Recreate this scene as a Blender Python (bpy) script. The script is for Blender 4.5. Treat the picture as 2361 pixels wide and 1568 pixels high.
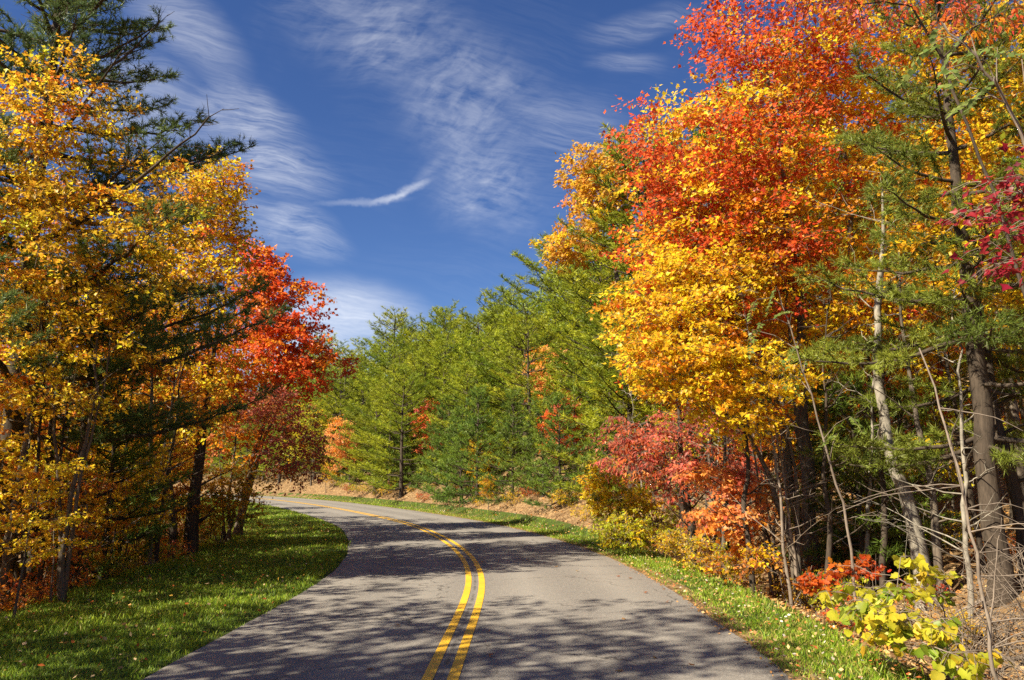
import bpy, math, random
import numpy as np
from mathutils import Matrix, Vector

# ------------------------------------------------------------------ clear
for o in list(bpy.data.objects):
    bpy.data.objects.remove(o)
scene = bpy.context.scene
col_main = scene.collection

# ------------------------------------------------------------------ camera
CAM_H = 1.8
F_PX = 1835.0                      # focal length in units of a 2361 px wide frame
PITCH = math.atan((1097 - 784) / F_PX)
cam_d = bpy.data.cameras.new('camera')
cam_d.sensor_width = 36.0
cam_d.lens = 36.0 * F_PX / 2361.0
cam_d.clip_end = 4000
cam_d.clip_start = 0.05
cam = bpy.data.objects.new('camera', cam_d)
cam.location = (0, 0, CAM_H)
cam.rotation_euler = (math.radians(90) + PITCH, 0, 0)
col_main.objects.link(cam)
scene.camera = cam

def ray(px, py):
    u = (px - 1180.5) / F_PX
    v = (784 - py) / F_PX
    return np.array([u, math.cos(PITCH) - v * math.sin(PITCH), math.sin(PITCH) + v * math.cos(PITCH)])

def at(px, py, dist):
    d = ray(px, py)
    return np.array([0, 0, CAM_H]) + d * (dist / d[1])

# ------------------------------------------------------------------ light
SUN_EL = math.radians(42)
SUN_DIR = np.array([-1.0, -0.68, 0.0])          # the sun stands to the left, a little behind the camera
SUN_DIR = SUN_DIR / np.linalg.norm(SUN_DIR)
sun_vec = Vector((SUN_DIR[0] * math.cos(SUN_EL), SUN_DIR[1] * math.cos(SUN_EL), math.sin(SUN_EL)))
sun_d = bpy.data.lights.new('sun', 'SUN')
sun_d.energy = 5.0
sun_d.angle = math.radians(0.53)
sun_d.color = (1.0, 0.885, 0.67)
sun = bpy.data.objects.new('sun', sun_d)
sun.rotation_euler = sun_vec.to_track_quat('Z', 'Y').to_euler()
sun.location = (-30, -10, 40)
col_main.objects.link(sun)

scene.view_settings.view_transform = 'Standard'
scene.view_settings.look = 'None'
scene.view_settings.exposure = 1.42
scene.view_settings.gamma = 1.0
scene.view_settings.use_curve_mapping = False
scene.cycles.max_bounces = 5
scene.cycles.diffuse_bounces = 3
scene.cycles.transmission_bounces = 3
scene.cycles.glossy_bounces = 2
scene.cycles.caustics_reflective = False
scene.cycles.caustics_refractive = False
scene.cycles.use_denoising = False

world = bpy.data.worlds.new('World')
scene.world = world
world.use_nodes = True
wt = world.node_tree
wt.nodes.clear()

class NT:
    """small helper to write node graphs"""
    def __init__(self, nt):
        self.nt = nt
    def n(self, t, **kw):
        nd = self.nt.nodes.new(t)
        for k, v in kw.items():
            setattr(nd, k, v)
        return nd
    def put(self, sock, v):
        if isinstance(v, bpy.types.NodeSocket):
            self.nt.links.new(v, sock)
        elif v is not None:
            sock.default_value = v
    def m(self, op, a, b=None, c=None, clamp=False):
        nd = self.n('ShaderNodeMath', operation=op, use_clamp=clamp)
        self.put(nd.inputs[0], a); self.put(nd.inputs[1], b)
        if c is not None: self.put(nd.inputs[2], c)
        return nd.outputs[0]
    def vm(self, op, a, b=None, s=None):
        nd = self.n('ShaderNodeVectorMath', operation=op)
        self.put(nd.inputs[0], a); self.put(nd.inputs[1], b)
        if s is not None: self.put(nd.inputs['Scale'], s)
        return nd.outputs['Value'] if op in ('LENGTH', 'DOT_PRODUCT', 'DISTANCE') else nd.outputs['Vector']
    def noise(self, vec, scale, detail=4, rough=0.5, dist=0.0, lac=2.0, dims='3D'):
        nd = self.n('ShaderNodeTexNoise', noise_dimensions=dims)
        self.put(nd.inputs['Vector'], vec)
        nd.inputs['Scale'].default_value = scale
        nd.inputs['Detail'].default_value = detail
        nd.inputs['Roughness'].default_value = rough
        nd.inputs['Distortion'].default_value = dist
        nd.inputs['Lacunarity'].default_value = lac
        return nd.outputs['Fac']
    def rng(self, v, a, b, c=0.0, d=1.0, smooth=False):
        nd = self.n('ShaderNodeMapRange')
        if smooth: nd.interpolation_type = 'SMOOTHSTEP'
        self.put(nd.inputs['Value'], v)
        nd.inputs['From Min'].default_value = a; nd.inputs['From Max'].default_value = b
        nd.inputs['To Min'].default_value = c; nd.inputs['To Max'].default_value = d
        return nd.outputs['Result']
    def mix(self, f, a, b, blend='MIX'):
        nd = self.n('ShaderNodeMix', data_type='RGBA', blend_type=blend)
        self.put(nd.inputs['Factor'], f)
        self.put(nd.inputs['A'] if False else nd.inputs[6], a)
        self.put(nd.inputs[7], b)
        return nd.outputs[2]
    def ramp(self, f, stops):
        nd = self.n('ShaderNodeValToRGB')
        cr = nd.color_ramp
        while len(cr.elements) < len(stops):
            cr.elements.new(0.5)
        for e, (p, c) in zip(cr.elements, stops):
            e.position = p
            e.color = (*c, 1)
        self.put(nd.inputs['Fac'], f)
        return nd.outputs['Color']

W = NT(wt)
sky = W.n('ShaderNodeTexSky', sky_type='NISHITA')
sky.sun_disc = False
sky.sun_elevation = SUN_EL
sky.sun_rotation = math.atan2(sun_vec.x, sun_vec.y)
sky.altitude = 900
sky.air_density = 1.0
sky.dust_density = 0.2
sky.ozone_density = 5.0
# cirrus: seen in the direction plane x/y , z/y in front, plus thin cirrus all round
tc = W.n('ShaderNodeTexCoord')
dirv = tc.outputs['Generated']
sep = W.n('ShaderNodeSeparateXYZ'); W.put(sep.inputs[0], dirv)
dx, dy, dz = sep.outputs
yy = W.m('MAXIMUM', W.m('ABSOLUTE', dy), 0.05)
comb = W.n('ShaderNodeCombineXYZ')
W.put(comb.inputs[0], W.m('DIVIDE', dx, yy)); W.put(comb.inputs[1], W.m('DIVIDE', dz, yy))
plane = comb.outputs[0]
front = W.m('GREATER_THAN', dy, 0.0)

def skypt(px, py):
    d = ray(px, py)
    return d[0] / d[1], d[2] / d[1]

warp_n = W.n('ShaderNodeTexNoise'); W.put(warp_n.inputs['Vector'], plane)
warp_n.inputs['Scale'].default_value = 4.0; warp_n.inputs['Detail'].default_value = 4
warp = W.vm('SCALE', W.vm('SUBTRACT', warp_n.outputs['Color'], (0.5, 0.5, 0.5)), s=0.09)
wplane = W.vm('ADD', plane, warp)
warp_f = W.n('ShaderNodeTexNoise'); W.put(warp_f.inputs['Vector'], plane)
warp_f.inputs['Scale'].default_value = 30.0; warp_f.inputs['Detail'].default_value = 5; warp_f.inputs['Roughness'].default_value = 0.65
fplane = W.vm('ADD', plane, W.vm('SCALE', W.vm('SUBTRACT', warp_f.outputs['Color'], (0.5, 0.5, 0.5)), s=0.016))

def blob(px, py, rx, ry, ang, soft=1.0, src=None):
    """soft patch centred on a picture point; radii in picture units, turned by ang degrees"""
    cx, cy = skypt(px, py)
    v = W.vm('SUBTRACT', wplane if src is None else src, (cx, cy, 0))
    mp = W.n('ShaderNodeMapping'); mp.vector_type = 'TEXTURE'
    W.put(mp.inputs['Vector'], v)
    mp.inputs['Rotation'].default_value = (0, 0, math.radians(ang))
    mp.inputs['Scale'].default_value = (rx / F_PX, ry / F_PX, 1)
    ln = W.vm('LENGTH', mp.outputs[0])
    return W.rng(ln, 0.0 if src is not None else 0.15, 1.15 if src is not None else 1.0, 1.0, 0.0, smooth=True)

def streak(ang, sx, sy, scale, detail, rough, dist):
    mp = W.n('ShaderNodeMapping'); mp.vector_type = 'TEXTURE'
    W.put(mp.inputs['Vector'], wplane)
    mp.inputs['Rotation'].default_value = (0, 0, math.radians(ang))
    mp.inputs['Scale'].default_value = (sx, sy, 1)
    return W.noise(mp.outputs[0], scale, detail, rough, dist)

ripple = W.rng(streak(-12, 2.4, 0.8, 34, 5, 0.62, 0.5), 0.36, 0.74)
ripple2 = W.rng(streak(30, 1.6, 0.8, 46, 4, 0.6, 0.3), 0.38, 0.72)
rows = W.rng(streak(-12, 4.6, 0.40, 46, 7, 0.70, 0.5), 0.38, 0.76)
patch = W.rng(streak(10, 1, 1, 7, 4, 0.6, 0.2), 0.30, 0.68)
def add(*a):
    r = a[0]
    for b in a[1:]: r = W.m('ADD', r, b)
    return r
def mul(*a):
    r = a[0]
    for b in a[1:]: r = W.m('MULTIPLY', r, b)
    return r
band_mask = W.m('MAXIMUM', blob(890, 70, 330, 190, -28), W.m('MAXIMUM', blob(1080, 240, 280, 230, -40), blob(1120, 420, 230, 190, -35)))
band = mul(band_mask, add(0.25, mul(patch, 0.75)), add(mul(ripple, 0.36), mul(ripple2, 0.26), mul(rows, .10)))
left_mask = W.m('MAXIMUM', blob(560, 270, 200, 130, -30), W.m('MAXIMUM', blob(620, 390, 200, 120, -20), blob(650, 540, 210, 80, -22)))
left = mul(left_mask, add(mul(rows, add(.3, mul(patch, .7)), 0.62), mul(ripple, .26), mul(patch, 0.10)))
low = mul(W.m('MAXIMUM', blob(790, 735, 250, 110, -6), blob(700, 800, 260, 150, 0)), add(mul(rows, 0.35), mul(ripple, 0.25), 0.42))
tail = add(mul(blob(830, 466, 130, 11, 3, src=fplane), 0.26), mul(blob(900, 456, 60, 10, 16, src=fplane), .35))
wisp = mul(W.m('MAXIMUM', blob(945, 437, 72, 15, 27, src=fplane), mul(blob(985, 395, 60, 20, 48, src=fplane), 0.28)), add(0.30, mul(ripple, 0.45)))
right = mul(W.m('MAXIMUM', blob(1440, 135, 130, 45, -5), W.m('MAXIMUM', blob(1480, 50, 210, 60, 12), mul(blob(1320, 290, 180, 130, 0), 0.8))), mul(add(mul(rows, 0.35), 0.1), 0.7))
thin = mul(W.rng(streak(5, 1.5, 1, 3, 5, 0.6, 0.4), 0.45, 0.8), rows, 0.18)
hid = W.m('ADD', mul(W.m('MAXIMUM', blob(420, 60, 260, 120, -40), blob(300, 250, 300, 200, -30)), add(0.2, mul(rows, 0.3))), 0.0)
cloud_front = add(band, left, low, tail, wisp, right, thin, hid)
cp = W.n('ShaderNodeCombineXYZ')
zz = W.m('MAXIMUM', dz, 0.08)
W.put(cp.inputs[0], W.m('DIVIDE', dx, zz)); W.put(cp.inputs[1], W.m('DIVIDE', dy, zz))
back = mul(W.rng(W.noise(cp.outputs[0], 0.9, 6, 0.6, 0.6), 0.48, 0.8), 0.5)
cloud = W.m('ADD', mul(cloud_front, front), mul(back, W.m('SUBTRACT', 1.0, front)), clamp=True)
skycol = W.n('ShaderNodeHueSaturation'); skycol.inputs['Saturation'].default_value = 1.14
skycol.inputs['Value'].default_value = 0.89; skycol.inputs['Hue'].default_value = 0.512
W.put(skycol.inputs['Color'], sky.outputs[0])
cloudcol = W.mix(0.30, (9.0, 9.0, 9.2, 1), sky.outputs[0])
final_sky = W.mix(W.m('MULTIPLY', cloud, 0.9), skycol.outputs[0], cloudcol)
bg = W.n('ShaderNodeBackground')
W.put(bg.inputs['Color'], final_sky)
bg.inputs['Strength'].default_value = 0.051
wo = W.n('ShaderNodeOutputWorld')
wt.links.new(bg.outputs[0], wo.inputs['Surface'])

# ------------------------------------------------------------------ materials
def new_mat(name):
    m = bpy.data.materials.new(name)
    m.use_nodes = True
    m.node_tree.nodes.clear()
    g = NT(m.node_tree)
    out = g.n('ShaderNodeOutputMaterial')
    return m, g, out

def leaf_mat(name, transl=0.54, rough=0.42, spec=0.35):
    m, g, out = new_mat(name)
    at_ = g.n('ShaderNodeAttribute'); at_.attribute_name = 'col'
    oi = g.n('ShaderNodeObjectInfo')
    hs = g.n('ShaderNodeHueSaturation')
    g.put(hs.inputs['Color'], at_.outputs['Color'])
    g.put(hs.inputs['Hue'], g.rng(oi.outputs['Random'], 0, 1, 0.492, 0.508))
    g.put(hs.inputs['Value'], g.rng(oi.outputs['Random'], 0, 1, 0.9, 1.08))
    c = hs.outputs['Color']
    p = g.n('ShaderNodeBsdfPrincipled')
    g.put(p.inputs['Base Color'], c)
    p.inputs['Roughness'].default_value = rough
    p.inputs['Specular IOR Level'].default_value = spec
    t = g.n('ShaderNodeBsdfTranslucent')
    gm = g.n('ShaderNodeGamma'); g.put(gm.inputs['Color'], c); gm.inputs['Gamma'].default_value = 0.8
    g.put(t.inputs['Color'], gm.outputs[0])
    mx = g.n('ShaderNodeMixShader'); mx.inputs[0].default_value = transl
    g.nt.links.new(p.outputs[0], mx.inputs[1]); g.nt.links.new(t.outputs[0], mx.inputs[2])
    g.nt.links.new(mx.outputs[0], out.inputs['Surface'])
    return m

def bark_mat(name, dark, light, sx=9.0, sz=1.6, bump=0.6):
    m, g, out = new_mat(name)
    tco = g.n('ShaderNodeTexCoord')
    mp = g.n('ShaderNodeMapping'); mp.inputs['Scale'].default_value = (sx, sx, sz)
    g.put(mp.inputs['Vector'], tco.outputs['Object'])
    n1 = g.noise(mp.outputs[0], 3.0, 6, 0.65, 0.4)
    n2 = g.noise(tco.outputs['Object'], 2.2, 4, 0.6, 0.2)
    f = g.m('ADD', g.m('MULTIPLY', n1, 0.7), g.m('MULTIPLY', n2, 0.4))
    c = g.ramp(f, [(0.36, dark), (0.70, light)])
    p = g.n('ShaderNodeBsdfPrincipled')
    g.put(p.inputs['Base Color'], c)
    p.inputs['Roughness'].default_value = 0.9
    p.inputs['Specular IOR Level'].default_value = 0.2
    b = g.n('ShaderNodeBump'); b.inputs['Strength'].default_value = bump; b.inputs['Distance'].default_value = 0.02
    g.put(b.inputs['Height'], n1)
    g.nt.links.new(b.outputs[0], p.inputs['Normal'])
    g.nt.links.new(p.outputs[0], out.inputs['Surface'])
    return m

M_LEAF = leaf_mat('leaf')
M_NEEDLE = leaf_mat('needle', 0.26, 0.5, 0.3)
M_GRASS = leaf_mat('grass_blade', 0.35, 0.5, 0.3)
M_LITTER = leaf_mat('dead_leaf', 0.12, 0.7, 0.15)
M_BARK = bark_mat('bark_grey_brown', (0.045, 0.035, 0.028), (0.17, 0.14, 0.11))
M_BARK_DARK = bark_mat('bark_dark', (0.022, 0.017, 0.013), (0.085, 0.065, 0.05))
M_BARK_PALE = bark_mat('bark_pale_grey', (0.07, 0.062, 0.052), (0.33, 0.30, 0.25), 4.0, 2.4, 0.3)
M_TWIG = bark_mat('bark_twig', (0.09, 0.07, 0.055), (0.26, 0.21, 0.17), 5, 3, 0.2)
M_CONE = bark_mat('pine_cone', (0.03, 0.022, 0.016), (0.10, 0.07, 0.05), 20, 20, 0.5)

def ground_mat():
    m, g, out = new_mat('forest_floor')
    tco = g.n('ShaderNodeTexCoord')
    v = tco.outputs['Object']
    n1 = g.noise(v, 0.6, 5, 0.6, 0.3)
    vo = g.n('ShaderNodeTexVoronoi'); g.put(vo.inputs['Vector'], v); vo.inputs['Scale'].default_value = 9.0
    sepc = g.n('ShaderNodeSeparateColor'); g.put(sepc.inputs[0], vo.outputs['Color'])
    c1 = g.ramp(sepc.outputs[0], [(0.0, (0.07, 0.042, 0.022)), (0.35, (0.16, 0.095, 0.045)), (0.7, (0.26, 0.165, 0.08)), (1.0, (0.36, 0.25, 0.13))])
    c2 = g.ramp(n1, [(0.35, (0.10, 0.065, 0.038)), (0.65, (0.22, 0.145, 0.075))])
    c = g.mix(0.55, c2, c1)
    p = g.n('ShaderNodeBsdfPrincipled'); g.put(p.inputs['Base Color'], c)
    p.inputs['Roughness'].default_value = 0.95; p.inputs['Specular IOR Level'].default_value = 0.1
    b = g.n('ShaderNodeBump'); b.inputs['Strength'].default_value = 0.8; b.inputs['Distance'].default_value = 0.04
    g.put(b.inputs['Height'], vo.outputs['Distance'])
    g.nt.links.new(b.outputs[0], p.inputs['Normal'])
    g.nt.links.new(p.outputs[0], out.inputs['Surface'])
    return m
M_GROUND = ground_mat()

def verge_mat():
    m, g, out = new_mat('verge_turf')
    tco = g.n('ShaderNodeTexCoord'); v = tco.outputs['Object']
    n1 = g.noise(v, 1.1, 5, 0.65, 0.3)
    n2 = g.noise(v, 30, 3, 0.6)
    c = g.ramp(n1, [(0.3, (0.028, 0.055, 0.010)), (0.55, (0.05, 0.085, 0.014)), (0.75, (0.10, 0.095, 0.03))])
    c = g.mix(g.m('MULTIPLY', n2, 0.5), c, (0.05, 0.038, 0.02, 1))
    p = g.n('ShaderNodeBsdfPrincipled'); g.put(p.inputs['Base Color'], c)
    p.inputs['Roughness'].default_value = 0.95; p.inputs['Specular IOR Level'].default_value = 0.1
    b = g.n('ShaderNodeBump'); b.inputs['Strength'].default_value = 0.7; b.inputs['Distance'].default_value = 0.03
    g.put(b.inputs['Height'], n2); g.nt.links.new(b.outputs[0], p.inputs['Normal'])
    g.nt.links.new(p.outputs[0], out.inputs['Surface'])
    return m
M_VERGE = verge_mat()

def asphalt_mat():
    m, g, out = new_mat('asphalt')
    tco = g.n('ShaderNodeTexCoord'); v = tco.outputs['Object']
    vo = g.n('ShaderNodeTexVoronoi'); g.put(vo.inputs['Vector'], v); vo.inputs['Scale'].default_value = 95.0
    sc_ = g.n('ShaderNodeSeparateColor'); g.put(sc_.inputs[0], vo.outputs['Color'])
    n0 = g.noise(v, 0.45, 5, 0.6, 0.4)
    n1 = g.noise(v, 22, 4, 0.75)
    n3 = g.noise(v, 160, 2, 0.7)
    f = g.m('ADD', g.m('ADD', g.m('MULTIPLY', sc_.outputs[0], 0.34), g.m('MULTIPLY', n1, 0.32)), g.m('MULTIPLY', n3, 0.34))
    c = g.ramp(f, [(0.22, (0.075, 0.069, 0.066)), (0.50, (0.168, 0.155, 0.144)), (0.66, (0.24, 0.222, 0.203)), (0.82, (0.42, 0.385, 0.345))])
    # wheel tracks polished a little paler: attribute "lane" runs across the road
    la = g.n('ShaderNodeAttribute'); la.attribute_name = 'lane'
    c = g.mix(g.m('MULTIPLY', la.outputs['Fac'], 0.40), c, (0.29, 0.27, 0.245, 1))
    c = g.mix(g.rng(n0, 0.35, 0.7, 0.0, 0.22), c, (0.12, 0.11, 0.105, 1))
    ve = g.n('ShaderNodeTexVoronoi', feature='DISTANCE_TO_EDGE')
    nw_ = g.n('ShaderNodeTexNoise'); g.put(nw_.inputs['Vector'], v); nw_.inputs['Scale'].default_value = 2.5; nw_.inputs['Detail'].default_value = 5
    g.put(ve.inputs['Vector'], g.vm('ADD', v, g.vm('SCALE', nw_.outputs['Color'], s=0.55))); ve.inputs['Scale'].default_value = 0.33
    crack = g.m('MULTIPLY', g.rng(ve.outputs['Distance'], 0.001, 0.0055, 1.0, 0.0), g.rng(g.noise(v, 0.35, 3), 0.40, 0.52))
    seam = g.n('ShaderNodeAttribute'); seam.attribute_name = 'seam'
    sm = g.m('MULTIPLY', seam.outputs['Fac'], g.rng(g.noise(v, 3.0, 4, 0.7), 0.40, 0.60))
    c = g.mix(g.m('MULTIPLY', g.m('MAXIMUM', crack, sm), 0.75), c, (0.03, 0.027, 0.025, 1))
    p = g.n('ShaderNodeBsdfPrincipled'); g.put(p.inputs['Base Color'], c)
    p.inputs['Roughness'].default_value = 0.82; p.inputs['Specular IOR Level'].default_value = 0.25
    b = g.n('ShaderNodeBump'); b.inputs['Strength'].default_value = 0.5; b.inputs['Distance'].default_value = 0.006
    g.put(b.inputs['Height'], f); g.nt.links.new(b.outputs[0], p.inputs['Normal'])
    g.nt.links.new(p.outputs[0], out.inputs['Surface'])
    return m
M_ROAD = asphalt_mat()

def paint_mat():
    m, g, out = new_mat('yellow_road_paint')
    tco = g.n('ShaderNodeTexCoord'); v = tco.outputs['Object']
    n1 = g.noise(v, 45, 4, 0.7)
    n2 = g.noise(v, 2.2, 4, 0.6)
    c = g.ramp(n2, [(0.3, (0.60, 0.33, 0.018)), (0.7, (0.74, 0.43, 0.022))])
    c = g.mix(g.rng(n1, 0.54, 0.70, 0.0, 0.75), c, (0.22, 0.17, 0.10, 1))
    c = g.mix(g.rng(g.noise(v, 7, 5, 0.7), 0.56, 0.72, 0.0, 0.5), c, (0.20, 0.165, 0.12, 1))
    p = g.n('ShaderNodeBsdfPrincipled'); g.put(p.inputs['Base Color'], c)
    p.inputs['Roughness'].default_value = 0.6; p.inputs['Specular IOR Level'].default_value = 0.3
    b = g.n('ShaderNodeBump'); b.inputs['Strength'].default_value = 0.35; b.inputs['Distance'].default_value = 0.004
    g.put(b.inputs['Height'], n1); g.nt.links.new(b.outputs[0], p.inputs['Normal'])
    g.nt.links.new(p.outputs[0], out.inputs['Surface'])
    return m
M_PAINT = paint_mat()

# ------------------------------------------------------------------ mesh helpers
def build_mesh(name, V, loops, totals, mat, col=None, smooth=False, extra=None):
    me = bpy.data.meshes.new(name)
    V = np.ascontiguousarray(V, dtype=np.float32)
    loops = np.ascontiguousarray(loops, dtype=np.int32)
    totals = np.ascontiguousarray(totals, dtype=np.int32)
    me.vertices.add(len(V)); me.vertices.foreach_set('co', V.ravel())
    me.loops.add(len(loops)); me.loops.foreach_set('vertex_index', loops)
    me.polygons.add(len(totals))
    starts = np.concatenate([[0], np.cumsum(totals)[:-1]]).astype(np.int32)
    me.polygons.foreach_set('loop_start', starts)
    me.polygons.foreach_set('loop_total', totals)
    if smooth:
        me.polygons.foreach_set('use_smooth', np.ones(len(totals), dtype=bool))
    if col is not None:
        a = me.attributes.new('col', 'FLOAT_COLOR', 'POINT')
        c4 = np.ones((len(V), 4), dtype=np.float32); c4[:, :3] = col
        a.data.foreach_set('color', c4.ravel())
    if extra:
        for k, arr in extra.items():
            a = me.attributes.new(k, 'FLOAT', 'POINT')
            a.data.foreach_set('value', np.ascontiguousarray(arr, dtype=np.float32))
    me.update(calc_edges=True)
    me.materials.append(mat)
    return me

def link(name, data, parent=None):
    o = bpy.data.objects.new(name, data)
    col_main.objects.link(o)
    if parent is not None:
        o.parent = parent
    return o

def norm(a):
    return a / np.maximum(np.linalg.norm(a, axis=-1, keepdims=True), 1e-9)

def tubes(chains, wob=0.0, rng=None):
    """chains: (points n x 3, radii n, sides) -> V, loops, totals"""
    Vs, Ls, base, nf = [], [], 0, 0
    for pts, rad, k in chains:
        pts = np.asarray(pts, float); rad = np.asarray(rad, float)
        n = len(pts)
        if n < 2: continue
        t = norm(np.gradient(pts, axis=0))
        mt = np.abs(t.mean(0)); ref = np.zeros(3); ref[int(np.argmin(mt))] = 1
        u = norm(np.cross(t, ref)); w = np.cross(t, u)
        a = np.arange(k) * (2 * math.pi / k)
        rr = rad[:, None] * np.ones(k)[None]
        if wob and rng is not None and rad[0] > 0.03:
            rr = rr * (1 + wob * rng.standard_normal((n, k)))
        ring = pts[:, None, :] + rr[..., None] * (np.cos(a)[None, :, None] * u[:, None, :] + np.sin(a)[None, :, None] * w[:, None, :])
        Vs.append(ring.reshape(-1, 3))
        i = np.arange(n - 1)[:, None] * k; j = np.arange(k)[None]; j2 = (j + 1) % k
        q = np.stack([i + j, i + j2, i + k + j2, i + k + j], -1).reshape(-1) + base
        Ls.append(q); base += n * k; nf += (n - 1) * k
    if not Vs:
        return np.zeros((0, 3)), np.zeros(0, int), np.zeros(0, int)
    return np.concatenate(Vs), np.concatenate(Ls), np.full(nf, 4)

# leaf outlines: x across, y along the midrib, z out of the blade; triangles fan round a centre
T_MAPLE = (np.array([[0, .36, -.03], [0, 0, 0], [-.30, .06, .06], [-.26, .24, .03], [-.52, .46, .10], [-.24, .50, .03], [-.30, .78, .07], [0, 1, .0],
                     [.30, .78, .07], [.24, .50, .03], [.52, .46, .10], [.26, .24, .03], [.30, .06, .06]], float),
           np.array([[0, i, i + 1] for i in range(1, 12)] + [[0, 12, 1]]))
T_MID = (np.array([[0, .36, -.05], [0, 0, 0], [-.50, .34, .09], [-.22, .52, .03], [0, 1, -.02], [.22, .52, .03], [.50, .34, .09]], float),
         np.array([[0, 1, 2], [0, 2, 3], [0, 3, 4], [0, 4, 5], [0, 5, 6], [0, 6, 1]]))
T_OVAL = (np.array([[0, 0, 0], [-.24, .4, .07], [0, 1, -.08], [.24, .4, .07], [0, .45, -.02]], float),
          np.array([[0, 4, 1], [1, 4, 2], [4, 0, 3], [4, 3, 2]]))
T_FAR = (np.array([[0, 0, 0], [-.36, .5, .06], [0, 1, 0], [.36, .5, .06]], float), np.array([[0, 2, 1], [0, 3, 2]]))
T_TULIP = (np.array([[0, .42, -.04], [0, 0, 0], [-.34, .02, .05], [-.50, .26, .09], [-.40, .48, .05], [-.46, .66, .09], [-.22, .74, .03], [0, 1, 0],
                     [.22, .74, .03], [.46, .66, .09], [.40, .48, .05], [.50, .26, .09], [.34, .02, .05]], float),
           np.array([[0, i, i + 1] for i in range(1, 12)] + [[0, 12, 1]]))

def leaf_frames(D, N):
    D = norm(D)
    Wd = norm(np.cross(D, N))
    N2 = np.cross(Wd, D)
    return Wd, D, N2

def leaf_arrays(P, D, N, size, col, tmpl):
    tv, tt = tmpl
    Wd, D, N2 = leaf_frames(D, N)
    n, k = len(P), len(tv)
    V = P[:, None, :] + size[:, None, None] * (tv[None, :, 0, None] * Wd[:, None, :] + tv[None, :, 1, None] * D[:, None, :] + tv[None, :, 2, None] * N2[:, None, :])
    L = (np.arange(n)[:, None, None] * k + tt[None]).reshape(-1)
    fac = 0.94 + 0.12 * np.random.default_rng(n).random((n, k, 1)); fac[:, 0] *= 1.08
    return V.reshape(-1, 3), L, np.full(n * len(tt), 3), (col[:, None, :] * fac).reshape(-1, 3)

# ------------------------------------------------------------------ colours (linear albedo)
YEL = np.array((.82, .56, .018)); GOLD = np.array((.70, .41, .015)); ORA = np.array((.72, .235, .012)); RED = np.array((.60, .070, .018))
CRI = np.array((.32, .012, .028)); LIME = np.array((.46, .47, .02)); SAL = np.array((.74, .27, .085)); MAR = np.array((.36, .075, .055))
LEMON = np.array((.78, .55, .03)); RUST = np.array((.36, .11, .02)); OLIVE = np.array((.22, .22, .02)); GREEN = np.array((.09, .14, .02)); PINKRED = np.array((.60, .12, .10))

def pal(stops):
    """stops: list of (weight, colour): a colour is drawn for each cluster"""
    w = np.array([s[0] for s in stops], float); w /= w.sum()
    C = np.array([s[1] for s in stops])
    def f(P, rng):
        i = rng.choice(len(C), size=len(P), p=w)
        j = rng.choice(len(C), size=len(P), p=w)
        t = rng.random(len(P))[:, None] * 0.45
        return C[i] * (1 - t) + C[j] * t
    return f

# ------------------------------------------------------------------ broadleaf generator
def lump(rng, k=6):
    A = rng.standard_normal((k, 3)) * 2.6; ph = rng.random(k) * 6.28
    def f(d):
        return 1 + 0.16 * np.sin(d @ A.T + ph).sum(1) / math.sqrt(k) * 1.4
    return f

def sample_blob(rng, c, r, n, shell=0.42):
    f = lump(rng)
    out = []
    md = (4.19 * r[0] * r[1] * r[2] / n) ** (1 / 3) * 0.62
    tries = 0
    while len(out) < n and tries < n * 14:
        tries += 1
        d = rng.standard_normal(3); d /= np.linalg.norm(d)
        p = np.array(c) + d * np.array(r) * (rng.random() ** shell) * f(d[None])[0]
        if out and np.min(np.sum((np.array(out) - p) ** 2, 1)) < md * md:
            continue
        out.append(p)
    return np.array(out)

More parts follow.
